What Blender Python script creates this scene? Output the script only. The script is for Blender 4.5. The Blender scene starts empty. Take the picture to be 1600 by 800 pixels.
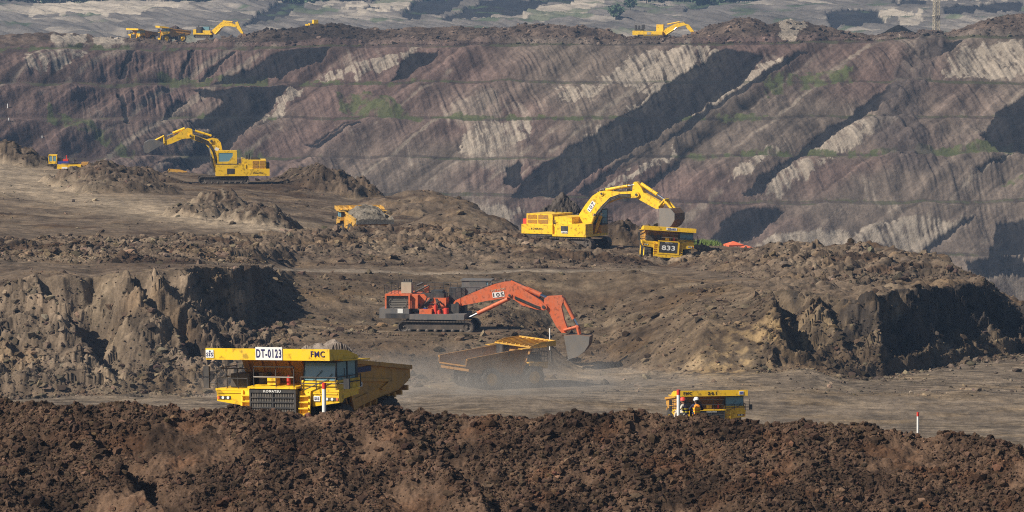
import bpy, math, random
import numpy as np
from mathutils import Vector, Matrix

S = bpy.context.scene
COL = S.collection
R = math.radians

# ------------------------------------------------------------------ camera
F = 8000.0                      # focal length in photograph pixels (1600 wide)
ZC = 110.0                      # camera height above the datum
PITCH = math.atan(500.0 / F)
cam_d = bpy.data.cameras.new("camera")
cam_d.sensor_width = 36.0
cam_d.lens = 36.0 * F / 1600.0
cam_d.clip_start = 1.0
cam_d.clip_end = 30000.0
cam = bpy.data.objects.new("camera", cam_d)
cam.location = (0, 0, ZC)
cam.rotation_euler = (R(90) - PITCH, 0, 0)
COL.objects.link(cam)
S.camera = cam

# ------------------------------------------------------------------ sky and sun
SUN_EL, SUN_AZ = R(40), R(242)      # azimuth clockwise from +Y: the sun stands left of and behind the camera
sdir = Vector((math.sin(SUN_AZ) * math.cos(SUN_EL), math.cos(SUN_AZ) * math.cos(SUN_EL), math.sin(SUN_EL)))
w = bpy.data.worlds.new("World")
S.world = w
w.use_nodes = True
nt = w.node_tree
sky = nt.nodes.new("ShaderNodeTexSky")
sky.sky_type = 'NISHITA'
sky.sun_disc = False
sky.sun_elevation = SUN_EL
sky.sun_rotation = SUN_AZ
bg = nt.nodes["Background"]
bg.inputs[1].default_value = 0.05
nt.links.new(sky.outputs[0], bg.inputs[0])
sun_d = bpy.data.lights.new("sun", 'SUN')
sun_d.energy = 5.0
sun_d.angle = R(0.5)
sun_d.color = (1.0, 0.915, 0.78)
sun = bpy.data.objects.new("sun", sun_d)
sun.rotation_euler = sdir.to_track_quat('Z', 'Y').to_euler()
sun.location = (-300, -200, 600)
COL.objects.link(sun)
S.view_settings.view_transform = 'Standard'
S.view_settings.look = 'None'
S.view_settings.exposure = 0.38
S.view_settings.gamma = 1.0
S.cycles.max_bounces = 5
S.cycles.diffuse_bounces = 3
S.cycles.volume_bounces = 0
S.cycles.use_denoising = False
S.cycles.pixel_filter_type = 'BLACKMAN_HARRIS'
S.cycles.filter_width = 1.1

# ------------------------------------------------------------------ pixel rays
CP, SP = math.cos(PITCH), math.sin(PITCH)
def zrow(row, Y):
    v = (400.0 - np.asarray(row, float)) / F
    return ZC + np.asarray(Y, float) * (-SP + v * CP) / (CP + v * SP)
def rowz(z, Y):
    t = (np.asarray(z, float) - ZC) / np.asarray(Y, float)
    v = (t * CP + SP) / (CP - t * SP)
    return 400.0 - F * v
def at(px, row, Y):
    v = (400.0 - row) / F
    return Vector((Y / (CP + v * SP) * (px - 800.0) / F, Y, float(zrow(row, Y))))
def pxof(X, Y):
    return 800.0 + F * 0.9985 * X / Y

# ------------------------------------------------------------------ noise (numpy)
def _hash(ix, iy, seed):
    h = ix.astype(np.uint32) * np.uint32(374761393) + iy.astype(np.uint32) * np.uint32(668265263) + np.uint32((seed * 974634777) & 0xffffffff)
    h = (h ^ (h >> np.uint32(13))) * np.uint32(1274126177)
    h = h ^ (h >> np.uint32(16))
    return h
_ang = np.linspace(0, 2 * np.pi, 64, endpoint=False)
_GX, _GY = np.cos(_ang).astype(np.float32), np.sin(_ang).astype(np.float32)
def noise(x, y, seed=0):
    x = np.asarray(x, np.float64); y = np.asarray(y, np.float64)
    x0 = np.floor(x); y0 = np.floor(y)
    fx = (x - x0).astype(np.float32); fy = (y - y0).astype(np.float32)
    ix = x0.astype(np.int64); iy = y0.astype(np.int64)
    ux = fx * fx * fx * (fx * (fx * 6 - 15) + 10); uy = fy * fy * fy * (fy * (fy * 6 - 15) + 10)
    def g(dx, dy):
        h = _hash(ix + dx, iy + dy, seed) & np.uint32(63)
        return _GX[h] * (fx - dx) + _GY[h] * (fy - dy)
    a = g(0, 0); b = g(1, 0); c = g(0, 1); d = g(1, 1)
    return (a + ux * (b - a)) * (1 - uy) + (c + ux * (d - c)) * uy
def fbm(x, y, o=4, seed=0, gain=.5):
    s = 0; a = 1.0; f = 1.0
    for i in range(o):
        s = s + a * noise(x * f, y * f, seed + i * 17)
        a *= gain; f *= 2.03
    return s
def ridged(x, y, o=4, seed=0, gain=.5):
    s = 0; a = 1.0; f = 1.0
    for i in range(o):
        s = s + a * (1 - 2 * np.abs(noise(x * f, y * f, seed + i * 17)))
        a *= gain; f *= 2.07
    return s
def worley(x, y, seed=0):
    x0 = np.floor(x).astype(np.int64); y0 = np.floor(y).astype(np.int64)
    f1 = np.full(x.shape, 9.0, np.float32); f2 = f1.copy(); cid = np.zeros(x.shape, np.uint32)
    for dx in (-1, 0, 1):
        for dy in (-1, 0, 1):
            h = _hash(x0 + dx, y0 + dy, seed)
            jx = (h & np.uint32(1023)).astype(np.float32) / 1023.0
            jy = ((h >> np.uint32(10)) & np.uint32(1023)).astype(np.float32) / 1023.0
            d = np.sqrt(((x0 + dx + jx) - x) ** 2 + ((y0 + dy + jy) - y) ** 2).astype(np.float32)
            m = d < f1
            f2 = np.where(m, f1, np.minimum(f2, d)); cid = np.where(m, h, cid); f1 = np.where(m, d, f1)
    return f1, f2, (cid >> np.uint32(20)).astype(np.float32) / 4096.0
def sstep(a, b, x):
    t = np.clip((x - a) / (b - a), 0, 1)
    return t * t * (3 - 2 * t)
def inpoly(px, py, poly):
    r = np.zeros(px.shape, bool)
    n = len(poly); j = n - 1
    for i in range(n):
        xi, yi = poly[i]; xj, yj = poly[j]
        c = ((yi > py) != (yj > py))
        if yi != yj:
            r ^= c & (px < (xj - xi) * (py - yi) / (yj - yi) + xi)
        j = i
    return r

# ------------------------------------------------------------------ break lines of the land: (px, distance, row) or (px, distance, 'z', height relative to camera)
def line(*pts):
    P, Y, Z = [], [], []
    for p in pts:
        P.append(p[0]); Y.append(p[1])
        Z.append(float(zrow(p[2], p[1])) if len(p) == 3 else ZC + p[3])
    return np.array(P, float), np.array(Y, float), np.array(Z, float)
CR = [(-300, 626), (0, 634), (100, 639), (200, 640), (330, 643), (500, 647), (640, 650), (800, 651), (900, 648), (1000, 653), (1070, 655), (1110, 657), (1200, 664), (1300, 670),
      (1400, 678), (1500, 689), (1600, 702), (1900, 735)]
LN = []
LN.append(line((0, 190, 1300), (1600, 190, 1330)))                                   # 0 A
LN.append(line((0, 226, 812), (1600, 226, 850)))                                    # 1 B
LN.append(line(*[(p, 236, r) for p, r in CR]))                                      # 2 C crest of the mound
LN.append(line((0, 246, 'z', -25.6), (700, 246, 'z', -25.6), (1300, 246, 'z', -26.5), (1600, 246, 'z', -28)))   # 3 D
LN.append(line((0, 285, 'z', -26.6), (700, 285, 'z', -27.5), (1200, 285, 'z', -30), (1600, 285, 'z', -32)))     # 4 E
LN.append(line((0, 400, 'z', -40.3), (1600, 400, 'z', -40.8)))                      # 5 F
LN.append(line((0, 500, 'z', -48.3), (1600, 500, 'z', -48.6)))                      # 6 G
LN.append(line((0, 530, 'z', -49), (600, 530, 'z', -48.6), (800, 530, 'z', -48.0), (1000, 530, 'z', -48.6), (1600, 530, 'z', -49)))   # 7 H
LN.append(line((0, 545, 623), (150, 546, 621), (240, 548, 618), (330, 549.5, 616), (400, 553, 609), (460, 552, 607), (600, 551, 612), (700, 556, 600), (780, 557, 598), (835, 578, 577), (860, 583, 571), (950, 584, 570),
               (1010, 570, 580), (1100, 562, 580), (1200, 563, 578), (1260, 566, 575), (1330, 568, 590), (1380, 570, 588), (1420, 575, 582), (1500, 586, 566), (1600, 599, 553)))       # 8 I foot
LN.append(line((0, 554.5, 556), (240, 556.5, 552), (330, 562, 545), (400, 567, 540), (460, 570, 530), (600, 570, 523), (700, 572, 522), (770, 573, 521), (800, 577, 530), (860, 592, 548), (950, 592, 546), (1010, 582, 540),
               (1100, 573, 500), (1200, 569, 525), (1260, 573, 532), (1330, 573.5, 552), (1380, 574.5, 550), (1420, 579.5, 544), (1500, 591, 530), (1600, 604, 532)))                  # 9 J
LN.append(line((0, 561.5, 500), (100, 562, 492), (200, 563, 488), (240, 563.5, 488), (280, 564.5, 490), (330, 570, 490), (390, 579, 494), (420, 582, 495), (460, 582, 505), (600, 590, 508), (770, 590, 508), (860, 602, 515), (950, 602, 512), (1010, 595, 505), (1100, 588, 480), (1200, 574, 492),
               (1260, 577, 492), (1330, 577, 508), (1380, 577.5, 505), (1420, 582.5, 500), (1500, 594.5, 490), (1600, 608, 512)))                                               # 10 J2
LN.append(line((0, 566, 452), (60, 567, 433), (100, 567, 434), (140, 569, 442), (200, 568, 431), (240, 568, 429), (280, 569, 425), (330, 575, 422), (390, 584, 419), (420, 597, 424), (460, 612, 428),
               (700, 622, 430), (990, 622, 427), (1100, 612, 445), (1200, 590, 455), (1300, 585, 467), (1340, 580, 476), (1380, 580, 462), (1420, 585, 456), (1500, 597, 448), (1535, 602, 448), (1560, 606, 466), (1600, 611, 488)))  # 11 K1
LN.append(line((0, 590, 412), (300, 596, 412), (390, 604, 412), (460, 630, 419), (700, 633, 422), (990, 637, 420), (1040, 655, 414), (1100, 632, 425), (1200, 612, 440), (1350, 600, 452), (1420, 600, 446), (1480, 602, 440),
               (1535, 605, 442), (1560, 609, 464), (1600, 614, 487)))                                                                                              # 12 K2
LN.append(line((0, 604, 394), (200, 605, 395), (300, 612, 394), (400, 640, 390), (480, 660, 368), (560, 665, 364), (640, 668, 362), (700, 668, 364), (780, 668, 374), (850, 668, 386), (900, 672, 389), (990, 675, 404),
               (1040, 672, 409), (1100, 670, 402), (1200, 642, 412), (1350, 625, 427), (1420, 618, 420), (1480, 612, 420), (1535, 608, 440), (1560, 612, 463), (1600, 617, 486)))     # 13 K3
LN.append(line((0, 625, 381), (400, 655, 372), (480, 674, 371), (560, 677, 'z', -41.3), (640, 680, 'z', -40.8), (700, 688, 366), (850, 692, 385), (900, 693, 387), (990, 690, 393), (1100, 684, 389), (1200, 668, 394),
               (1350, 650, 397), (1420, 636, 402), (1480, 620, 414), (1535, 611, 440), (1560, 615, 463), (1600, 620, 486)))                                                                            # 14 K4
LN.append(line((0, 842, 251), (80, 835, 262), (170, 820, 266), (300, 815, 272), (430, 810, 287), (560, 800, 303), (640, 790, 312), (720, 770, 326), (780, 740, 346), (815, 714, 372), (960, 706, 383),
               (1000, 704, 389), (1100, 696, 382), (1200, 682, 387), (1350, 664, 389), (1400, 656, 392), (1460, 640, 405), (1490, 628, 416), (1535, 614, 440), (1560, 618, 464), (1600, 623, 488), (1800, 640, 560)))  # 15 L bench edge
def rel(l, dY, dz):
    return (l[0], l[1] + dY, l[2] + dz)
L = LN[15]
LN.append(rel(L, 7, -4.8)); LN.append(rel(L, 26, -5.2)); LN.append(rel(L, 62, -26))      # 16..18
KX = np.array([-400, -100, 0, 150, 300, 420, 600, 1600, 2000.0])
KD = np.array([-90, -66, -52, -28, -8, 0, 0, 0, 0.0])
def wline(Y0, rows):
    px = np.unique(np.concatenate([KX, [r[0] for r in rows], np.arange(-280, 1890, 14)]))
    Y = Y0 + np.interp(px, KX, KD)
    row = np.interp(px, [r[0] for r in rows], [r[1] for r in rows])
    if Y0 < 1580: row = row + 4.5 * fbm(px / 170, px * 0 + (Y0 // 20), 2, 333) + 2.2 * noise(px / 31, px * 0 + (Y0 // 20), 334)
    return px, Y, zrow(row, Y)
LN.append((KX, 1000 + np.interp(KX, KX, KD) * .6, np.full(KX.shape, ZC - 100.0)))        # 19 N
LN.append((KX, 1424 + np.interp(KX, KX, KD), np.full(KX.shape, ZC - 107.0)))             # 20 wall foot
W0 = len(LN)
LN.append(wline(1440, [(0, 480)])); LN.append(wline(1447, [(0, 474)]))
LN.append(wline(1452, [(0, 400)])); LN.append(wline(1460, [(0, 394)]))
LN.append(wline(1468, [(0, 300), (600, 305), (800, 307), (1000, 316), (1100, 322), (1600, 318)])); LN.append(wline(1479, [(0, 296), (600, 300), (800, 302), (1000, 311), (1100, 316), (1600, 312)]))
LN.append(wline(1491, [(0, 250), (700, 249), (1200, 246), (1600, 240)])); LN.append(wline(1498, [(0, 246), (700, 245), (1200, 242), (1600, 236)]))
LN.append(wline(1510, [(0, 188), (700, 187), (1600, 186)])); LN.append(wline(1517, [(0, 184), (700, 183), (1600, 182)]))
LN.append(wline(1531, [(0, 135), (300, 138), (700, 131), (1200, 130), (1600, 132)])); LN.append(wline(1538, [(0, 130), (300, 131), (700, 127), (1200, 126), (1600, 128)]))
LN.append(wline(1556, [(0, 82), (300, 80), (600, 74), (1000, 72), (1200, 70), (1400, 66), (1600, 58)])); LN.append(wline(1566, [(0, 76), (300, 75), (600, 69), (1000, 68), (1200, 66), (1400, 62), (1600, 54)]))
RID = [(-300, 60), (0, 58), (60, 52), (110, 54), (150, 58), (207, 65), (300, 66), (380, 57), (420, 48), (460, 45), (520, 42), (560, 47), (600, 46), (700, 49), (760, 47), (800, 44), (840, 39), (870, 40),
       (920, 46), (980, 56), (1050, 60), (1080, 54), (1110, 40), (1150, 29), (1175, 33), (1200, 40), (1225, 34), (1262, 35), (1290, 46), (1330, 56), (1380, 56), (1470, 53), (1520, 42), (1550, 30), (1600, 22), (1800, 25)]
RIDGE = wline(1588, RID)
LN.append(RIDGE)
WR = len(LN) - 1
LN.append(rel(RIDGE, 14, -1.6)); LN.append(rel(RIDGE, 60, -14))
LN.append((KX, np.full(KX.shape, 2250.0), np.full(KX.shape, ZC - 74.0)))
FF = len(LN)
LN.append(line((-300, 2450, 84), (1600, 2450, 84), (2000, 2450, 84)))
LN.append(line((-300, 2600, 46), (600, 2600, 48), (1200, 2620, 52), (1600, 2650, 44)))
LN.append(line((-300, 2625, 44), (600, 2625, 45), (1200, 2660, 44), (1600, 2700, 38)))
LN.append(line((-300, 2900, 19), (600, 2900, 17), (900, 2900, 14), (1000, 2850, 22), (1150, 2830, 24), (1250, 2850, 18), (1400, 2900, 10), (1600, 2950, 4), (1900, 2950, 4)))
LN.append(line((-300, 3150, 11), (600, 3150, 10), (900, 3150, 9), (1150, 3150, 14), (1400, 3200, 6), (1600, 3300, -4)))
LN.append(line((-300, 3500, 4), (900, 3500, 5), (1150, 3500, 9), (1600, 3600, -12)))
LN.append((KX, np.full(KX.shape, 9000.0), np.full(KX.shape, ZC - 60.0)))
NL = len(LN)

PADS = []          # (X, Y, radius): working places kept level under the machines
HEAPS = []         # (X, Y, rx, ry, height)
def pad(v, r): PADS.append((v[0], v[1], r))
def heap(px, row, Y, rx, ry, h, rub=1.0):
    v = at(px, row, Y); HEAPS.append((v[0], v[1], rx, ry, h, rub))

def base(px, Y, smooth=True):
    """height of the broken-line land and the index (with fraction) of the strip it lies in"""
    z = np.full(px.shape, ZC - 60.0); seg = np.zeros(px.shape)
    Yk = np.interp(px, LN[0][0], LN[0][1]); zk = np.interp(px, LN[0][0], LN[0][2])
    z = np.where(Y < Yk, zk, z)
    for k in range(1, NL):
        Yn = np.maximum(np.interp(px, LN[k][0], LN[k][1]), Yk + .3); zn = np.interp(px, LN[k][0], LN[k][2])
        t = np.clip((Y - Yk) / (Yn - Yk), 0, 1)
        m = (Y >= Yk) & (Y < Yn)
        z = np.where(m, zk + (zn - zk) * t, z); seg = np.where(m, k - 1 + t, seg)
        Yk, zk = Yn, zn
    seg = np.where(Y >= Yk, NL - 1, seg); z = np.where(Y >= Yk, zk, z)
    return z, seg
# ------------------------------------------------------------------ surface relief and soil colours (world coordinates)
def C3(r, g, b): return np.array([r, g, b], np.float32)
COAL_SHADE = [  # dipping coal seams of the high wall, with dark shaded faces painted in
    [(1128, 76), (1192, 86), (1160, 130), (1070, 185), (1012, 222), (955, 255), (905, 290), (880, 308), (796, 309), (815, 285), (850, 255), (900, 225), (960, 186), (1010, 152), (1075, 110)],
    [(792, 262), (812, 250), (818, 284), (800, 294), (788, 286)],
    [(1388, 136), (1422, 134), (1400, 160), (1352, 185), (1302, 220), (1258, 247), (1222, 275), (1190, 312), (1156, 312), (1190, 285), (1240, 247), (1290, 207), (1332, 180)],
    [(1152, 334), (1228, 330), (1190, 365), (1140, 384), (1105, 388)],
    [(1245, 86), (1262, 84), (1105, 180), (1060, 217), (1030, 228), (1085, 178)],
    [(440, 80), (522, 74), (505, 100), (440, 128), (330, 132), (395, 106)],  # shade on the upper left wall faces, painted as dark as coal
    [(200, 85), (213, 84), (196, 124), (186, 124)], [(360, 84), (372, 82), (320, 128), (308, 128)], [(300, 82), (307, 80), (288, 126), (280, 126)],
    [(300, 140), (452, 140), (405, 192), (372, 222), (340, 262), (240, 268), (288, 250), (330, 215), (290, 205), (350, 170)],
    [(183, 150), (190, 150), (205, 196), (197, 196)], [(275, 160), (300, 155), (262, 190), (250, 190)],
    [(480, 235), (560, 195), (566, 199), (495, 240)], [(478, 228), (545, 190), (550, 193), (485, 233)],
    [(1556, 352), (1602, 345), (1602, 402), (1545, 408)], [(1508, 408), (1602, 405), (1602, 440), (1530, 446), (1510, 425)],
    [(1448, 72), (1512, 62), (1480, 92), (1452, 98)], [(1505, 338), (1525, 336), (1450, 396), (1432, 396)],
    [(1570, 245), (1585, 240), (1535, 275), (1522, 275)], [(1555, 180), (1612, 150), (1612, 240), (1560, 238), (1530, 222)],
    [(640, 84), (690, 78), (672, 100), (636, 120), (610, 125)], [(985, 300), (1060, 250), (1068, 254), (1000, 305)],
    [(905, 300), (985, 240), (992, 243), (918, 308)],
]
PALES = [
    [(1000, 80), (1118, 74), (1090, 100), (1050, 126), (1000, 136), (935, 130), (960, 108)], [(520, 112), (664, 74), (640, 96), (560, 120), (498, 132)],
    [(40, 84), (136, 82), (110, 106), (68, 122), (46, 114)], [(84, 56), (142, 52), (130, 75), (84, 78)], [(150, 56), (195, 58), (190, 74), (140, 76)],
    [(735, 195), (832, 186), (822, 215), (760, 242), (712, 240)], [(448, 140), (476, 140), (440, 186), (412, 192)], [(880, 136), (955, 130), (920, 150), (875, 162)],
    [(740, 321), (818, 324), (800, 352), (770, 347)], [(1120, 80), (1140, 82), (1050, 150), (960, 190), (1010, 140)], [(1190, 100), (1230, 90), (1130, 165), (1080, 180)],
    [(1500, 80), (1600, 60), (1600, 120), (1470, 125)], [(1225, 38), (1262, 36), (1240, 62), (1220, 62)],
    [(1120, 388), (1480, 345), (1520, 335), (1440, 395)], [(930, 200), (1000, 192), (860, 305), (830, 305)], [(1060, 230), (1100, 190), (1040, 250), (960, 300), (930, 305)],
    [(1225, 262), (1300, 250), (1220, 312), (1195, 312)], [(1320, 196), (1400, 186), (1330, 240), (1270, 242)], [(1185, 240), (1215, 236), (1170, 285), (1140, 290)],
]
GRASS = [[(78, 168), (100, 180), (160, 205), (215, 245), (212, 262), (190, 255), (150, 222), (100, 205), (72, 190)], [(525, 150), (600, 148), (640, 185), (560, 187), (530, 170)],
         [(200, 124), (420, 124), (420, 137), (190, 137)], [(480, 128), (700, 127), (700, 133), (470, 133)], [(600, 183), (1000, 182), (1000, 188), (600, 189)], [(1060, 180), (1200, 180), (1200, 188), (1060, 189)],
         [(1080, 240), (1560, 236), (1560, 246), (1080, 250)], [(300, 185), (430, 184), (430, 192), (300, 192)], [(0, 74), (300, 74), (300, 80), (0, 80)], [(280, 246), (420, 242), (420, 252), (280, 254)],
         [(1190, 120), (1330, 110), (1340, 135), (1200, 150)], [(1420, 232), (1600, 228), (1600, 240), (1420, 244)], [(1560, 284), (1600, 280), (1600, 292), (1560, 294)]]
FCOAL = [[(452, 10), (499, 8), (482, 22), (432, 44), (380, 52), (400, 38)], [(690, 3), (742, 5), (702, 30), (640, 43), (622, 36), (660, 12)], [(760, 12), (862, 15), (820, 38), (700, 46), (690, 40), (740, 20)],
         [(860, 3), (908, 5), (890, 18), (850, 14)], [(1290, 33), (1370, 25), (1376, 52), (1298, 56)], [(1468, 26), (1592, 17), (1592, 28), (1480, 33)], [(1072, 22), (1122, 12), (1126, 22), (1066, 31)],
         [(1390, 14), (1465, 10), (1450, 18), (1395, 20)], [(520, 22), (600, 28), (600, 31), (520, 26)]]
FPALE = [[(500, 22), (660, 10), (640, 24), (560, 40)], [(810, 40), (905, 8), (960, 6), (900, 38), (840, 48)], [(1370, 30), (1440, 34), (1440, 50), (1372, 50)], [(1400, 4), (1600, 2), (1600, 14), (1400, 14)], [(60, 14), (330, 12), (200, 40), (40, 34)]]

def polymask(polys, px, row, jit):
    m = np.zeros(px.shape, bool)
    jx = jit * (fbm(px / 22, row / 14, 4, 901)) ; jy = jit * .7 * fbm(px / 22, row / 14, 4, 902)
    for p in polys:
        m |= inpoly(px + jx, row + jy, p)
    return m.astype(np.float32)

def surface(X, Y, detail=True):
    shp = X.shape
    X = X.ravel().astype(np.float64); Y = Y.ravel().astype(np.float64)
    px = pxof(X, Y)
    # the break lines wander a little
    wob = np.where(Y < 262, 1.2 * fbm(X / 7, Y / 30 + 7, 3, 5), np.where(Y < 1100, 2.2 * fbm(X / 16, Y / 60, 4, 6), 5.0 * fbm(X / 40, Y / 90, 4, 7)))
    pj = np.where((Y > 540) & (Y < 700), 16 * fbm(X / 5, Y / 5, 4, 8) + 8 * noise(X / 1.6, Y / 1.6, 9), 0)
    z, seg = base(px + pj, Y + wob)
    row = rowz(z, Y)
    hp = np.zeros(X.shape)
    for hx, hy, rx, ry, h, rb in HEAPS:
        m = (np.abs(X - hx) < rx * 1.6) & (np.abs(Y - hy) < ry * 1.6)
        if m.any():
            q = np.sqrt(((X[m] - hx) / rx) ** 2 + ((Y[m] - hy) / ry) ** 2) + .25 * fbm(X[m] / 4, Y[m] / 4, 3, 77)
            z[m] += h * np.clip(1 - q, 0, 1) ** .8; hp[m] = np.maximum(hp[m], sstep(0, .35, 1 - q) * min(1, h / 1.8) * rb)
    flat = np.ones(X.shape)
    for pxx, pyy, pr in PADS:
        d = np.hypot(X - pxx, Y - pyy); m = d < pr * 1.8
        if m.any():
            k = sstep(pr, pr * 1.8, d[m])
            z0 = float(base(np.array([pxof(pxx, pyy)]), np.array([pyy]))[0][0])
            z[m] = z0 + (z[m] - z0) * k; flat[m] = np.minimum(flat[m], .12 + .88 * k)
    col = np.zeros((X.size, 3), np.float32)
    dz = np.zeros(X.shape)
    rough = np.ones(X.shape)
    # ---- the near mound of dark clods
    m = (seg < 3.2)
    if m.any():
        x, y, p, s = X[m], Y[m], px[m], seg[m]
        sm = smooth_soil(x, y)
        d1, e1, c1 = worley(x / .5 + .4 * noise(x * 1.5, y * 1.5, 3), y / .5, 31)
        d2, e2, c2 = worley(x / .21, y / .2, 32)
        lump = np.sqrt(np.clip(1 - d1 ** 2, 0, 1)) * .19 * (.1 + c1) + np.sqrt(np.clip(1 - d2 ** 2, 0, 1)) * .07
        a = .34 * fbm(x / 4.2, y / 4.2, 3, 33) + .30 * fbm(x / 1.3, y / 1.1, 4, 38, .6) + lump * (1 - .8 * sm) + .09 * fbm(x / .4, y / .4, 3, 34)
        gl = x + .55 * (y - 236) + .8 * fbm(x / 2, y / 2, 3, 39)                             # slide channels running down to the right
        ch = np.interp(gl, [-25.5, -21.6, -20.6, -19.4, -17, -9, -6.4, -5.2, 18, 21.5, 22.6, 25], [0, .9, -1.0, -.5, 0, .0, .8, -.5, 0, 1.0, -.8, 0]) * sstep(2.1, 1.6, s)
        dz[m] = (a + ch) * np.interp(s, [0, 1.9, 2.4, 3.2], [1, 1, .7, .25])
        t = fbm(x / 2.5, y / 2.5, 4, 35); rd = sstep(.1, .5, fbm(x / 3.3, y / 2.2, 3, 36))
        c = C3(.090, .060, .043) * (1 + .55 * t[:, None]) * (.7 + .6 * c2[:, None])
        c = c * (1 - .5 * rd[:, None] * C3(.05, .25, .4)) + rd[:, None] * C3(.007, .002, 0)
        c = c + (sm * (.25 + .3 * t))[:, None] * C3(.085, .060, .042)
        dark = sstep(.05, .45, fbm(x / 3.8, y / 2.6, 3, 37)); c = c * (1 - .5 * dark[:, None])
        col[m] = c * C3(.86, .80, .74)
    # ---- haul ramp and pit floor, benches, faces
    m = (seg >= 3.2) & (seg < 18)
    if m.any():
        x, y, p, s = X[m], Y[m], px[m], seg[m]
        t = np.clip((11 - s) / 3, 0, 1)
        face = sstep(7.95, 8.15, s) * (1 - sstep(10.95, 11.15, s))
        Lf = sstep(470, 400, p); Rf = sstep(1165, 1225, p); Mf = 1 - Lf - Rf
        d1, e1, c1 = worley(x / 1.5 + .4 * noise(x / 2, y / 2, 41), y / 1.7, 42)
        d2, e2, c2 = worley(x / .7, y / .8, 43)
        dome = np.sqrt(np.clip(1 - d1 ** 2, 0, 1)) * (.3 + c1); dome2 = np.sqrt(np.clip(1 - d2 ** 2, 0, 1)) * (.3 + c2)
        big = fbm(x / 9, y / 9, 4, 44); mid = fbm(x / 2.6, y / 2.6, 4, 45)
        patch = sstep(-.05, .35, fbm(x / 22, y / 16, 3, 46))
        bank = sstep(12.05, 12.5, s) * (1 - sstep(13.7, 14.05, s)) * sstep(1500, 1300, p) + face * .55
        road = sstep(11.1, 11.5, s) * (1 - sstep(11.9, 12.1, s)) + sstep(13.95, 14.1, s) * (1 - patch) + (s < 7.9)
        rub = np.clip(bank + .55 * patch * (s > 14) * (1 - .6 * (p < 260)) + .3 * patch * (s < 8), 0, 1) * (1 - .85 * np.clip(road, 0, 1) * (bank < .2))
        rub = np.maximum(rub * (1 - .72 * Mf * face) * np.where(s > 14, .6, 1), hp[m])
        a = .07 * ridged(x / 30 + .3 * y / 30, y / 2.4, 2, 497) * (s < 7.9) + .45 * big * (.3 + .7 * (s > 7.9)) + rub * (.62 * dome + .35 * dome2 + .4 * mid) + (.07 + .09 * (s < 7.95)) * mid
        # spurs of the left cut: long ribs running down to the right
        sL = p - 135 * t + 22 * fbm(x / 6, y / 6, 4, 47)
        spur = np.interp(sL, [-200, -120, -100, -40, 10, 45, 70, 150, 188, 203, 228, 238, 262, 300, 306, 322, 345, 392, 420], [0, 0, -3.2, -.5, 0, .2, -6.2, -1.2, .2, -3.6, -.6, .3, -1.6, -.3, 0, -2.6, -1.0, 0, .2])
        spur = (.95 + .5 * fbm(x / 4, y / 9, 2, 471)) * spur * sstep(-.02, .1, t) * (1 - sstep(.55, 1, t)) * Lf
        sR = p - 50 * t + 24 * fbm(x / 6, z[m] / 5, 4, 48)
        sr = np.interp(sR, [1150, 1188, 1206, 1262, 1282, 1298, 1340, 1352, 1368, 1410, 1430, 1450, 1490, 1510, 1530, 1580, 1620], [0, .4, -4.2, -.8, .2, -1.4, .2, .4, -2.6, -.8, 0, -1.6, -.2, .2, -1.4, 0, 0]) * .95 * sstep(-.02, .12, t) * (1 - sstep(.65, 1, t)) * Rf
        xr = x + .5 * (ZC - z[m] - 45)
        f1, _, fc1 = worley((x + .3 * z[m]) / 1.5 + .4 * noise(x, z[m], 493), z[m] / .9, 494); f2, _, fc2 = worley(x / .7, z[m] / .5, 495)
        bl = .25 + sstep(-.25, .25, fbm(x / 5, z[m] / 3, 3, 496))
        ter = ((z[m] / 1.25 + .9 * fbm(x / 7, z[m] / 5, 3, 500)) % 1.0) - .5; ter2 = ((z[m] / .55 + 1.2 * fbm(x / 3, z[m] / 3, 3, 501)) % 1.0) - .5
        rill = (-.75 * ter * bl - .3 * ter2 + ridged(xr / 1.3, z[m] / 9, 3, 49) * .22 + .62 * np.sqrt(np.clip(1 - f1 ** 2, 0, 1)) * (.1 + fc1) * bl + .34 * np.sqrt(np.clip(1 - f2 ** 2, 0, 1)) * bl + .4 * fbm(x / 2.4, z[m] / 1.8, 4, 491, .6)) * face * (Lf + Rf) * sstep(0, .14, t)
        a = a + (spur + sr) * face + rill
        rut = np.abs(noise(x / 40, y / 1.7, 50)) * .18 * (s < 7.9)
        a = a - rut
        topR = Rf * sstep(11.0, 11.3, s) * (s < 15)
        a = a + topR * (.9 * fbm(x / 3.5, y / 5, 4, 51) + .5 * dome)
        tail = 1 - sstep(15, 16, s)
        dz[m] = a * (.25 + .75 * tail)
        # colours
        v = fbm(x / 6, y / 6, 4, 52); v2 = fbm(x / 1.4, y / 1.4, 3, 53)
        streak = fbm(x / 24, y / 6, 5, 54, .6)
        c = np.ones((x.size, 1), np.float32) * C3(.135, .105, .080)
        floor_ = (s < 7.95); c = np.where(floor_[:, None], C3(.175, .148, .122) * (1 + .42 * streak[:, None]), c)
        k = (face * Lf)[:, None]; c = c * (1 - k) + k * C3(.150, .122, .097) * (1 + .35 * fbm(x / 7, z[m] / 3, 4, 521)[:, None])
        c = c * (1 + (face * (Lf + Rf) * .7 * (fc1 - .5) * bl)[:, None]); k = (face * Mf)[:, None]; c = c * (1 - k) + k * C3(.128, .100, .074)
        dkR = face * Rf; k = dkR[:, None]; c = c * (1 - k) + k * C3(.120, .096, .072)
        bench = sstep(11.05, 11.4, s); k = bench[:, None]; c = c * (1 - k) + k * C3(.142, .113, .089)
        yel = sstep(.05, .4, fbm(x / 14, y / 10, 3, 55)); c = c * (1 + yel[:, None] * C3(.16, .10, -.02))
        dk = sstep(-.02, .38, fbm(x / 26, y / 7, 4, 56)) * (s > 7.9) * (.6 + .4 * (s > 12)); c = c * (1 - .55 * dk[:, None] * C3(.9, 1, 1.05))
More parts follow.
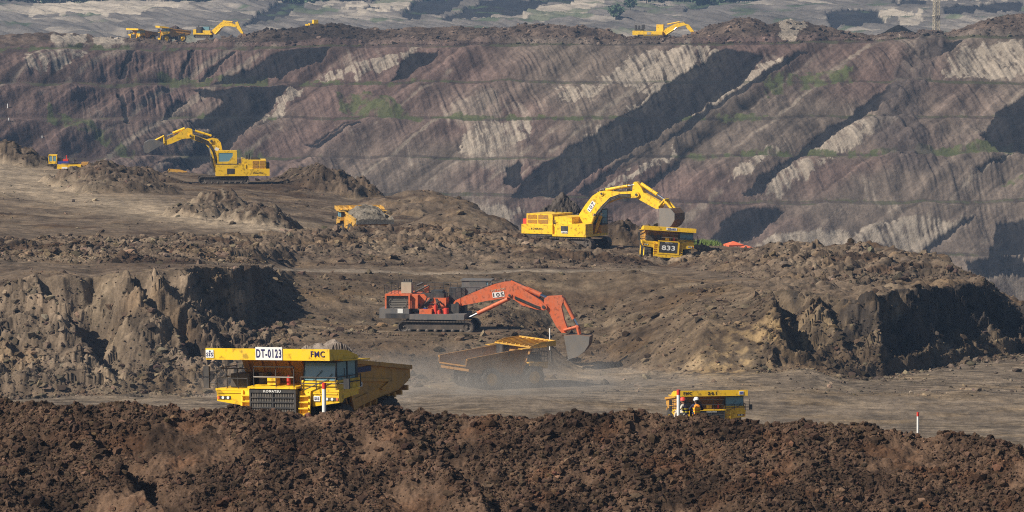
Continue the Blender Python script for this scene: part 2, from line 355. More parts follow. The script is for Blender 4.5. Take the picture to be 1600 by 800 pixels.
        # coal in the promontory
        coal = sstep(.0, .25, fbm(x / 7, z[m] / 3, 4, 57, .6) + .75 * sstep(1225, 1370, p) + .35 * sstep(1400, 1520, p) - .40 - .8 * sstep(.55, .9, t)) * face * Rf
        coal = np.maximum(coal, .7 * sstep(.15, .35, fbm(x / 8, y / 6, 3, 58)) * topR * sstep(1330, 1420, p))
        k = coal[:, None]; c = c * (1 - k) + k * C3(.050, .043, .039)
        # pale haul roads on the upper bench
        rd = (s > 14) & (s < 15.05)
        line1 = np.exp(-((p - np.interp(row[m], [250, 300, 345, 372], [-40, 70, 330, 520])) / np.interp(row[m], [250, 300, 345, 372], [130, 110, 110, 60])) ** 2) * rd
        c = c * (1 - .75 * line1[:, None]) + .75 * line1[:, None] * C3(.36, .31, .25)
        rt = np.exp(-((s - 11.55) / .22) ** 2) * (p < 1010) * (p > 420); c = c * (1 - .6 * rt[:, None]) + .6 * rt[:, None] * C3(.30, .27, .235)
        pl = sstep(.15, .5, fbm(x / 10 + 5, y / 8, 4, 59)) * .38 * (1 - coal); c = c * (1 - pl[:, None]) + pl[:, None] * C3(.27, .225, .170)
        ybr = np.exp(-((p - 1215 - 75 * (s - 9)) / 70) ** 2) * sstep(7.6, 8, s) * (1 - sstep(9.5, 10.2, s)) * sstep(-.2, .3, v2 + .5 * v)
        c = c * (1 - .6 * ybr[:, None]) + .6 * ybr[:, None] * C3(.36, .27, .15)
        hpk = (hp[m] * sstep(-.6, .05, v2 + v))[:, None]; c = c * (1 - hpk) + hpk * C3(.070, .054, .043) * (.6 + .8 * c2[:, None])
        c = c * (1 + .5 * v[:, None] + .55 * v2[:, None]) * (1 + (.5 * (c2 - .5) * (.3 + rub))[:, None])
        trk = np.abs(((y + 5 * fbm(x / 80, y / 60, 3, 498)) / 5.0) % 1.0 - .5); trk = (np.abs(trk - .22) < .07) * (s < 7.95) * sstep(-.1, .2, fbm(x / 30, y / 20, 3, 499))
        c = c * (1 - .42 * trk[:, None])
        col[m] = c * C3(.84, .775, .69)
    # ---- inner pit and the high wall
    m = (seg >= 18) & (seg < FF - 1)
    if m.any():
        x, y, p, s = X[m], Y[m], px[m], seg[m]; zz = z[m]; rw = row[m]
        lean = .6 * noise(x / 75, zz / 60, 61) + .50
        xw = x + lean * (zz - 60) + .8 * fbm(x / 6, zz / 6, 3, 62)
        si = np.clip(s - W0, 0, 40); fr = si - np.floor(si); onface = ((np.floor(si) % 2) == 1) | (s < W0)
        edge = np.where(onface, np.sin(np.pi * np.clip(fr, 0, 1)) ** .4, .12)
        top = s > WR - 1.0
        r1 = ridged(xw / 1.9, zz / 26, 3, 63); r2 = ridged(xw / 11, zz / 45, 3, 64)
        band = sstep(-.1, .3, fbm(x / 60, zz / 25, 3, 65))
        dip = zz * .82 - x * .57                       # across the dipping strata
        al = zz * .57 + x * .82
        lay = fbm(dip / 4.2, al / 130, 5, 66, .62); lay2 = noise(dip / 14, al / 220, 67)
        coal = polymask(COAL_SHADE, p, rw, 6.0) * (s < WR)  # seams, together with the painted shade of the upper left faces
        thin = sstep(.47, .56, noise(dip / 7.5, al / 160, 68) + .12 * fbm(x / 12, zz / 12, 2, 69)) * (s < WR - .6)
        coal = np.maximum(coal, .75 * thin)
        a = edge * ((.25 + .5 * band) * r1 * .7 + .75 * r2 + .5 * lay + .8 * fbm(x / 5, zz / 5, 4, 70))
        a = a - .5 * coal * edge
        step = noise(dip / 9 + .1 * noise(x / 8, zz / 8, 71), al / 150, 72)
        a = a + edge * 1.1 * np.tanh(step * 5)
        d1, e1, c1 = worley(x / 2.4, y / 2.6, 73)
        spoil = sstep(WR - .95, WR - .6, s)
        a = a * (1 - spoil) + spoil * (1.5 * fbm(x / 14, y / 9, 4, 74) + .5 * np.sqrt(np.clip(1 - d1 ** 2, 0, 1)) * (.3 + c1))
        slide = np.exp(-((p - 1425 - 25 * np.sin(rw / 40.0)) / (24 + .12 * (rw - 60))) ** 2) * sstep(300, 250, rw) * (s > W0)
        slide = sstep(.3, .6, slide + .35 * fbm(x / 8, zz / 8, 3, 75))
        a = a + slide * .9 * np.sqrt(np.clip(1 - d1 ** 2, 0, 1)) * (.3 + c1)
        a = a * np.where(s < W0 - 1, .5, 1.0)
        dz[m] = a
        v = fbm(x / 13, zz / 9, 4, 76); v2 = fbm(x / 3, zz / 3, 4, 78); st = fbm(xw / 1.1, zz / 16, 4, 79, .6)
        purple = sstep(-.25, .35, fbm(x / 90 + 3, zz / 30, 3, 80) + .25 * (p < 950) - .1)
        c = C3(.138, .106, .084) * (1 - purple[:, None]) + purple[:, None] * C3(.128, .084, .070)
        c = c * (1 + .75 * lay[:, None] + .45 * lay2[:, None] + .3 * v[:, None] + .4 * v2[:, None])
        seam = sstep(.30, .46, noise(dip / 3.1, al / 90, 84) + .2 * v2); k = (.5 * seam)[:, None]; c = c * (1 - k) + k * C3(.30, .245, .19)
        pale = sstep(.12, .5, fbm(xw / 20, zz / 16, 4, 81) + .3 * st + .35 * np.exp(-((p - 760) / 130) ** 2) * sstep(120, 190, rw) - .26) * .42
        pale = np.maximum(pale, .85 * polymask(PALES, p, rw, 16.0) * sstep(-.45, .1, st + v2 + .2))
        k = (pale * (s < WR + .5))[:, None]; c = c * (1 - k) + k * C3(.34, .28, .22) * (1 + .35 * st[:, None])
        c = c * (1 + .26 * st[:, None])
        grs = polymask(GRASS, p, rw, 9.0) * sstep(-.35, .15, v2 + .5 * v)
        onb = (~onface) & (s > W0)
        grs = np.maximum(.8 * grs, .42 * onb * sstep(-.02, .25, noise(x / 30, y / 9, 82) + v2 * .5) * (1 - spoil))
        c = c * (1 - .35 * (onb * (1 - spoil))[:, None]); k = grs[:, None]; c = c * (1 - k) + k * C3(.082, .098, .034)
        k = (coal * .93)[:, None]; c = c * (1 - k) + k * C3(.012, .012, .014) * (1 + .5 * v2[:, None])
        k = (slide * .75)[:, None]; c = c * (1 - k) + k * C3(.085, .066, .058) * (.6 + .8 * c1[:, None])
        k = spoil[:, None]; cs = C3(.105, .074, .056) * (1 + .5 * v2[:, None] + .5 * fbm(x / 25, y / 12, 3, 83)[:, None]) * (.65 + .7 * c1[:, None])
        pp = polymask(PALES, p, rw, 14.0)[:, None]; cs = cs * (1 - pp) + pp * C3(.36, .30, .24)
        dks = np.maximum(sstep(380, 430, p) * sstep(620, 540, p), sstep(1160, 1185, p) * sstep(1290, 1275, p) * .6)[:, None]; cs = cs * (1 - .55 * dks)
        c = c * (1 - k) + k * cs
        bm = (s < W0 - .05); c[bm] = C3(.11, .085, .075)
        col[m] = c * C3(.82, .84, .86)
    # ---- country beyond
    m = seg >= FF - 1
    if m.any():
        x, y, p, s = X[m], Y[m], px[m], seg[m]; zz = z[m]; rw = row[m]
        xw = x + 1.4 * (y - 2600) * .35
        r1 = ridged(xw / 16, y / 160, 4, 91); r2 = fbm(x / 60, y / 60, 4, 92)
        hill = sstep(FF - .2, FF + .4, s) * (1 - sstep(FF + 3.6, FF + 4.5, s))
        coal = polymask(FCOAL, p, rw, 8.0)
        dz[m] = hill * (2.6 * r1 + 3.0 * r2 - 1.5 * coal + 1.2 * ridged(xw / 7, y / 110, 3, 98))
        v = fbm(x / 30, zz / 5, 4, 93); st = fbm(xw / 9, y / 90, 4, 94); hor = fbm(x / 160, zz / 1.6, 4, 95)
        c = C3(.122, .108, .097) * (1 + .5 * v[:, None] + .4 * st[:, None] + .2 * hor[:, None])
        pl = np.maximum(.4 * sstep(.1, .45, hor + .5 * st), .8 * polymask(FPALE, p, rw, 12.0))[:, None]; c = c * (1 - pl) + pl * C3(.36, .31, .25) * (1 + .3 * st[:, None])
        k = (.93 * coal)[:, None]; c = c * (1 - k) + k * C3(.014, .014, .017)
        veg = np.maximum(sstep(FF + 3.7, FF + 4.1, s), .7 * sstep(.12, .3, fbm(x / 45, y / 50, 3, 96) + .25 * sstep(880, 960, p) * sstep(1240, 1150, p) * (rw < 34) - .12) * hill)
        k = veg[:, None]; c = c * (1 - k) + k * C3(.052, .075, .036) * (1 + .4 * v[:, None])
        col[m] = c
    z = z + dz * flat
    return z.reshape(shp), np.clip(col, .008, .8).reshape(shp + (3,)), seg.reshape(shp)

def smooth_soil(x, y):
    p = pxof(x, y)
    return sstep(.06, .3, fbm(x / 5.5, y / 4.0, 3, 21) + (.6 * np.exp(-((p - 260) / 80) ** 2) + .35 * np.exp(-((p - 600) / 90) ** 2) + .35 * np.exp(-((p - 1390) / 80) ** 2)) * sstep(235.5, 233.5, y) - .12)

def ground(x, y):
    return float(surface(np.array([float(x)]), np.array([float(y)]))[0][0])
def level(v):
    """height of the levelled working place under a machine at v"""
    return float(base(np.array([pxof(v[0], v[1])]), np.array([float(v[1])]))[0][0])

# ------------------------------------------------------------------ materials
def nodes_mat(name):
    m = bpy.data.materials.new(name); m.use_nodes = True
    return m, m.node_tree, m.node_tree.nodes, m.node_tree.links, m.node_tree.nodes["Principled BSDF"]
def soil_mat(name, fine, bump, var=.5):
    m, t, N, K, b = nodes_mat(name)
    b.inputs["Roughness"].default_value = .95
    b.inputs["Specular IOR Level"].default_value = .15
    at_ = N.new("ShaderNodeAttribute"); at_.attribute_name = "soil"
    geo = N.new("ShaderNodeNewGeometry")
    n1 = N.new("ShaderNodeTexNoise"); n1.inputs["Scale"].default_value = fine; n1.inputs["Detail"].default_value = 6; n1.inputs["Roughness"].default_value = .7
    K.new(geo.outputs["Position"], n1.inputs["Vector"])
    mr = N.new("ShaderNodeMapRange"); mr.inputs[1].default_value = .25; mr.inputs[2].default_value = .75
    mr.inputs[3].default_value = 1 - var; mr.inputs[4].default_value = 1 + var
    K.new(n1.outputs["Fac"], mr.inputs[0])
    mx = N.new("ShaderNodeVectorMath"); mx.operation = 'SCALE'
    K.new(at_.outputs["Color"], mx.inputs[0]); K.new(mr.outputs[0], mx.inputs["Scale"])
    K.new(mx.outputs[0], b.inputs["Base Color"])
    bp = N.new("ShaderNodeBump"); bp.inputs["Strength"].default_value = .9; bp.inputs["Distance"].default_value = bump
    K.new(n1.outputs["Fac"], bp.inputs["Height"]); K.new(bp.outputs[0], b.inputs["Normal"])
    return m
MAT = {}
def paint(name, color, rough=.45, metal=0.0, dust=.25, dcol=(.26, .21, .16), scale=1.2, spec=.4, streak=0.0):
    """painted or bare metal with patchy dry dust and grime"""
    if name in MAT: return MAT[name]
    m, t, N, K, b = nodes_mat(name)
    b.inputs["Metallic"].default_value = metal; b.inputs["Specular IOR Level"].default_value = spec
    tc = N.new("ShaderNodeTexCoord")
    mp = N.new("ShaderNodeMapping"); mp.inputs["Scale"].default_value = (1, 1, .45)
    K.new(tc.outputs["Object"], mp.inputs[0])
    n1 = N.new("ShaderNodeTexNoise"); n1.inputs["Scale"].default_value = scale; n1.inputs["Detail"].default_value = 8; n1.inputs["Roughness"].default_value = .72
    K.new(mp.outputs[0], n1.inputs["Vector"])
    mr = N.new("ShaderNodeMapRange"); mr.inputs[1].default_value = .42; mr.inputs[2].default_value = .72; mr.inputs[3].default_value = .12 * dust; mr.inputs[4].default_value = min(1, 1.6 * dust)
    K.new(n1.outputs["Fac"], mr.inputs[0])
    mx = N.new("ShaderNodeMix"); mx.data_type = 'RGBA'
    mx.inputs[6].default_value = (*color, 1); mx.inputs[7].default_value = (*dcol, 1)
    K.new(mr.outputs[0], mx.inputs[0])
    out = mx.outputs[2]
    if streak:
        n2 = N.new("ShaderNodeTexNoise"); n2.inputs["Scale"].default_value = scale * 2.3; n2.inputs["Detail"].default_value = 5
        K.new(tc.outputs["Object"], n2.inputs["Vector"])
        m2 = N.new("ShaderNodeMapRange"); m2.inputs[1].default_value = .54; m2.inputs[2].default_value = .66; m2.inputs[3].default_value = 0; m2.inputs[4].default_value = streak
        K.new(n2.outputs["Fac"], m2.inputs[0])
        mg = N.new("ShaderNodeMix"); mg.data_type = 'RGBA'; mg.inputs[7].default_value = (.03, .025, .02, 1)
        K.new(m2.outputs[0], mg.inputs[0]); K.new(out, mg.inputs[6]); out = mg.outputs[2]
    K.new(out, b.inputs["Base Color"])
    rr = N.new("ShaderNodeMapRange"); rr.inputs[1].default_value = 0; rr.inputs[2].default_value = 1; rr.inputs[3].default_value = rough; rr.inputs[4].default_value = .9
    K.new(mr.outputs[0], rr.inputs[0]); K.new(rr.outputs[0], b.inputs["Roughness"])
    MAT[name] = m
    return m
M_YEL = paint("yellow_paint", (.90, .55, .012), .4, dust=.15, streak=.5)
M_BODY = paint("dump_body_paint", (.58, .28, .025), .5, dust=.34, streak=.3)
M_YDUST = paint("dusty_yellow_paint", (.62, .34, .03), .6, dust=.5, dcol=(.24, .18, .12), streak=.4)
M_OLD = paint("worn_orange_paint", (.34, .16, .026), .6, dust=.42, dcol=(.16, .11, .07), streak=.5)
M_ORG = paint("orange_red_paint", (.66, .125, .035), .5, dust=.3, dcol=(.4, .25, .18), streak=.45)
M_BLK = paint("black_metal", (.025, .026, .03), .55, dust=.22)
M_GRY = paint("grey_metal", (.11, .11, .115), .55, dust=.35)
M_STEEL = paint("worn_steel", (.20, .19, .18), .5, .3, dust=.35)
M_CHROME = paint("piston_rod", (.75, .77, .8), .18, 1.0, dust=.05)
M_RUB = paint("tyre_rubber", (.03, .029, .029), .85, dust=.4, dcol=(.14, .115, .09))
M_TRK = paint("track_steel", (.075, .065, .058), .6, .3, dust=.55, dcol=(.17, .13, .10))
M_GLS = paint("cab_glass", (.14, .29, .36), .12, 0, dust=.07, dcol=(.3, .3, .28), spec=.8)
M_WHT = paint("white_paint", (.78, .78, .76), .5, dust=.1)
M_RED = paint("red_paint", (.62, .045, .03), .5, dust=.1)
M_BLU = paint("blue_paint", (.015, .04, .30), .5, dust=.1)
M_INK = paint("navy_lettering", (.012, .012, .10), .5, dust=.03)
M_DRK = paint("black_lettering", (.02, .018, .018), .5, dust=.05)
M_SKN = paint("skin", (.30, .16, .10), .6, dust=0)
M_CLO = paint("cream_cloth", (.55, .50, .42), .9, dust=.1)
M_NAV = paint("navy_cloth", (.02, .024, .06), .9, dust=.1)
M_HIV = paint("orange_vest", (.85, .28, .02), .8, dust=.03)
M_HYL = paint("yellow_vest", (.85, .65, .02), .8, dust=.03)
M_TENT = paint("red_canvas", (.72, .14, .06), .8, dust=.1)
M_RAD = paint("radiator_mesh", (.16, .145, .125), .7, .2, dust=.4, scale=6)
M_BEI = paint("beige_metal", (.42, .37, .28), .6, dust=.25)
M_BRN = paint("brown_rust", (.17, .085, .04), .7, dust=.4)

# ------------------------------------------------------------------ the land as sheets
def sheet(name, Ys, u0, u1, ncol, mat, kind="structure"):
    U = np.linspace(u0, u1, ncol)
    Yg, Ug = np.meshgrid(np.asarray(Ys, float), U, indexing='ij')
    X = Ug * Yg
    z, c, s = surface(X, Yg)
    nr = len(Ys)
    co = np.empty((nr * ncol, 3), np.float32); co[:, 0] = X.ravel(); co[:, 1] = Yg.ravel(); co[:, 2] = z.ravel()
    i = np.arange(nr * ncol).reshape(nr, ncol)
    q = np.stack([i[:-1, :-1], i[:-1, 1:], i[1:, 1:], i[1:, :-1]], -1).reshape(-1, 4)
    me = raw_mesh(name, co, q, mat)
    a = me.attributes.new("soil", 'FLOAT_COLOR', 'POINT')
    cc = np.ones((nr * ncol, 4), np.float32); cc[:, :3] = c.reshape(-1, 3)
    a.data.foreach_set("color", cc.ravel())
    o = bpy.data.objects.new(name, me); COL.objects.link(o)
    o["kind"] = kind
    return o
def raw_mesh(name, co, faces, mat, smooth=True):
    me = bpy.data.meshes.new(name)
    n, k = faces.shape
    me.vertices.add(len(co)); me.vertices.foreach_set("co", np.ascontiguousarray(co, np.float32).ravel())
    me.loops.add(n * k); me.loops.foreach_set("vertex_index", np.ascontiguousarray(faces, np.int32).ravel())
    me.polygons.add(n); me.polygons.foreach_set("loop_start", np.arange(0, n * k, k, dtype=np.int32))
    me.polygons.foreach_set("use_smooth", np.full(n, smooth, bool))
    me.update(calc_edges=True)
    me.materials.append(mat)
    return me
def yrange(*segs):
    out = []
    for a, b, d in segs:
        out.append(np.arange(a, b, d))
    return np.concatenate(out + [np.array([segs[-1][1]])])
# ------------------------------------------------------------------ where the machines work (levelled places)
P_DT = at(437, 0, 264.0); P_261 = at(1110, 0, 404.0); P_833 = at(1035, 0, 671.0); P_ART = at(800, 0, 549.0)
P_HIT = at(692, 0, 580.0); P_107 = at(900, 0, 684.0); P_LEX = at(362, 0, 797.0); P_ROAD = at(572, 0, 688.0)
P_DOZ = at(108, 0, 829.0); P_HID = at(312, 0, 831.0)
P_RX1 = at(322, 0, 1586.0); P_RX2 = at(1018, 0, 1587.0); P_RT1 = at(272, 0, 1584.0); P_RT2 = at(226, 0, 1590.0)
for v, r in ((P_DT, 9), (P_261, 8), (P_833, 7), (P_ART, 9), (P_HIT, 9), (P_107, 8), (P_LEX, 8), (P_ROAD, 7), (P_DOZ, 6), (P_RX1, 7), (P_RX2, 8), (P_RT1, 8), (P_RT2, 7), (P_HID, 6)):
    pad(v, r)
heap(160, 300, 780, 9, 12, 2.6); heap(190, 315, 760, 9, 10, 1.6); heap(250, 300, 795, 8, 8, 1.6)
heap(345, 355, 706, 5.5, 5, 3.0); heap(420, 362, 690, 7, 6, 2.2); heap(310, 360, 700, 5, 4, 1.4)
heap(490, 300, 800, 9, 7, 3.0); heap(455, 298, 804, 6, 5, 2.2); heap(530, 310, 795, 7, 6, 1.8)
heap(660, 335, 760, 12, 18, 2.8, .2); heap(735, 350, 716, 10, 12, 2.4, .2)
heap(985, 375, 700, 8, 6, 3.2); heap(810, 395, 676, 6, 4, 1.2)
heap(60, 262, 838, 14, 5, 1.6); heap(0, 258, 842, 18, 6, 2.0)
heap(900, 385, 672, 10, 2.5, 1.1)

# ------------------------------------------------------------------ build the land
U0, U1 = -.122, .122
o = sheet("foreground_mound", yrange((190, 220, 1.0), (220, 224, .3), (224, 238, .045), (238, 250, .25)), U0, U1, 1400, soil_mat("clod_soil", 9.0, .06, .45))
o = sheet("ground", yrange((250, 470, 2.0), (470, 528, .8), (528, 545, .3), (545, 600, .16), (600, 720, .3), (720, 850, .55), (850, 1180, 8)), U0, U1, 1300, soil_mat("pit_soil", 3.2, .14, .4))
o = sheet("pit_wall_hillside", yrange((1180, 1260, 4), (1260, 1424, 1.0), (1424, 1620, .3), (1620, 1700, 2), (1700, 2300, 20)), U0, U1, 1250, soil_mat("wall_soil", 1.1, .35, .35))
o = sheet("far_terrain", yrange((2300, 2440, 10), (2440, 2700, 2.2), (2700, 3000, 2.2), (3000, 3600, 10), (3600, 9000, 120)), -.135, .135, 900, soil_mat("far_soil", .25, .8, .3))
# ------------------------------------------------------------------ object helpers
def link(o, parent=None):
    COL.objects.link(o)
    if parent is not None: o.parent = parent
    return o
def thing(name, label, cat, loc=(0, 0, 0), rz=0.0, group=None, roll=0.0, pitch=0.0, scale=1.0):
    o = bpy.data.objects.new(name, None); o.empty_display_size = .5
    o.location = loc; o.rotation_euler = (roll, pitch, rz); o.scale = (scale,) * 3
    o["label"] = label; o["category"] = cat
    if group: o["group"] = group
    return link(o)
def tag(o, label, cat, group=None):
    o["label"] = label; o["category"] = cat
    if group: o["group"] = group
    return o
def copy_tree(o, parent=None):
    c = o.copy(); link(c, parent)
    if parent is not None: c.matrix_parent_inverse = o.matrix_parent_inverse.copy()
    for ch in list(o.children): copy_tree(ch, c)
    return c

class MB:
    """collects simple solids and links them as ONE mesh object"""
    def __init__(s): s.v = []; s.f = []; s.sm = []
    def add(s, vs, fs, smooth=False):
        b = len(s.v); s.v += [tuple(v) for v in vs]
        for f in fs: s.f.append(tuple(b + i for i in f)); s.sm.append(smooth)
        return s
    def box(s, x0, x1, y0, y1, z0, z1, M=None):
        v = [Vector((x, y, z)) for z in (z0, z1) for x, y in ((x0, y0), (x1, y0), (x1, y1), (x0, y1))]
        if M is not None: v = [M @ q for q in v]
        return s.add(v, [(3, 2, 1, 0), (4, 5, 6, 7), (0, 1, 5, 4), (1, 2, 6, 5), (2, 3, 7, 6), (3, 0, 4, 7)])
    def hexa(s, p):
        return s.add(p, [(3, 2, 1, 0), (4, 5, 6, 7), (0, 1, 5, 4), (1, 2, 6, 5), (2, 3, 7, 6), (3, 0, 4, 7)])
    def prism(s, poly, y0, y1):
        """polygon in (x, z) drawn out along y"""
        n = len(poly)
        a = sum(poly[i][0] * poly[(i + 1) % n][1] - poly[(i + 1) % n][0] * poly[i][1] for i in range(n))
        if a < 0: poly = poly[::-1]
        v = [(x, y0, z) for x, z in poly] + [(x, y1, z) for x, z in poly]
        f = [tuple(range(n)), tuple(range(2 * n - 1, n - 1, -1))]
        f += [(i, i + n, (i + 1) % n + n, (i + 1) % n) for i in range(n)]
        return s.add(v, f)
    def tube(s, p0, p1, r, n=8, r1=None, cap=True):
        p0 = Vector(p0); p1 = Vector(p1); d = (p1 - p0)
        if d.length < 1e-6: return s
        d.normalize(); a = d.orthogonal().normalized(); b = d.cross(a)
        r1 = r if r1 is None else r1
        v = [p0 + r * (math.cos(2 * math.pi * i / n) * a + math.sin(2 * math.pi * i / n) * b) for i in range(n)]
        v += [p1 + r1 * (math.cos(2 * math.pi * i / n) * a + math.sin(2 * math.pi * i / n) * b) for i in range(n)]
        s.add(v, [(i, (i + 1) % n, (i + 1) % n + n, i + n) for i in range(n)], n > 6)
        if cap: s.add(v, [tuple(range(n - 1, -1, -1)), tuple(range(n, 2 * n))])
        return s
    def path(s, pts, r, n=6):
        for a, b in zip(pts[:-1], pts[1:]): s.tube(a, b, r, n)
        return s
    def lathe_y(s, prof, c, n=28):
        """profile of (radius, y) turned about the y axis through c"""
        k = len(prof); v = []
        for i in range(n):
            a = 2 * math.pi * i / n
            for r, y in prof: v.append((c[0] + r * math.cos(a), c[1] + y, c[2] + r * math.sin(a)))
        f = []
        for i in range(n):
            j = (i + 1) % n
            for q in range(k - 1): f.append((i * k + q, i * k + q + 1, j * k + q + 1, j * k + q))
        return s.add(v, f, True)
    def mesh(s, name, mat):
        me = bpy.data.meshes.new(name)
        me.from_pydata(s.v, [], s.f)
        me.polygons.foreach_set("use_smooth", s.sm)
        me.materials.append(mat); me.update()
        return me
    def build(s, name, mat, parent=None):
        return link(bpy.data.objects.new(name, s.mesh(name, mat)), parent)

def lettering(text, mat, parent, origin, right, up, w=None, h=None, bold=.012, name="lettering", thick=.012):
    """text as flat raised letters; origin = centre of the text block"""
    cu = bpy.data.curves.new("t", 'FONT'); cu.body = text; cu.size = 1; cu.offset = bold; cu.extrude = .01; cu.resolution_u = 3; cu.space_character = 1.02 if text == '833' else 1.16
    ob = bpy.data.objects.new("t", cu)
    me = bpy.data.meshes.new_from_object(ob)
    bpy.data.objects.remove(ob); bpy.data.curves.remove(cu)
    co = np.empty(len(me.vertices) * 3, np.float32); me.vertices.foreach_get("co", co); co = co.reshape(-1, 3)
    lo, hi = co.min(0), co.max(0)
    sx = (w / (hi[0] - lo[0])) if w else None; sy = (h / (hi[1] - lo[1])) if h else None
    sx = sx or sy; sy = sy or sx
    rv = Vector(right).normalized(); uv = Vector(up).normalized(); nv = rv.cross(uv)
    o0 = Vector(origin)
    q = np.empty_like(co)
    a = (co[:, 0] - (lo[0] + hi[0]) / 2) * sx; b = (co[:, 1] - (lo[1] + hi[1]) / 2) * sy; c = (co[:, 2] / .01) * thick
    for i in range(3): q[:, i] = o0[i] + a * rv[i] + b * uv[i] + c * nv[i]
    me.vertices.foreach_set("co", q.ravel()); me.update(); me.name = name
    me.materials.clear(); me.materials.append(mat)
    return link(bpy.data.objects.new(name, me), parent)
def plate(parent, origin, right, up, w, h, mat, name="sign_plate", t=.02):
    rv = Vector(right).normalized(); uv = Vector(up).normalized(); nv = rv.cross(uv); o = Vector(origin)
    p = [o + sx * rv * w / 2 + sy * uv * h / 2 + k * nv * t for k in (-1, 1) for sx, sy in ((-1, -1), (1, -1), (1, 1), (-1, 1))]
    return MB().hexa(p).build(name, mat, parent)

def tyre(parent, x, y, z, r, w, rimmat, side):
    b = MB()
    b.lathe_y([(r * .56, -w * .42), (r * .8, -w * .5), (r * .95, -w * .46), (r * .975, -w * .3), (r * .975, w * .3), (r * .95, w * .46), (r * .8, w * .5), (r * .56, w * .42)], (x, y, z), 32)
    for i in range(22):
        a = 2 * math.pi * i / 22
        for s_ in (-1, 1):
            aa = a + (.14 if s_ > 0 else 0)
            M = Matrix.Translation((x, y, z)) @ Matrix.Rotation(-aa, 4, 'Y')
            b.box(r * .93, r * 1.0, s_ * w * .05, s_ * w * .47, -r * .085, r * .085, M)
    t = b.build("wheel", M_RUB, parent)
    m = MB()
    m.lathe_y([(r * .57, w * .38), (r * .53, w * .40), (r * .50, w * .22), (r * .28, w * .18), (r * .25, w * .34), (.01, w * .36)] if side > 0 else
              [(r * .57, -w * .38), (r * .53, -w * .40), (r * .50, -w * .22), (r * .28, -w * .18), (r * .25, -w * .34), (.01, -w * .36)], (x, y, z), 24)
    for i in range(10):
        a = 2 * math.pi * i / 10
        m.tube((x + r * .4 * math.cos(a), y + side * w * .2, z + r * .4 * math.sin(a)), (x + r * .4 * math.cos(a), y + side * w * .27, z + r * .4 * math.sin(a)), .035, 6)
    m.build("rim", rimmat, t)
    return t

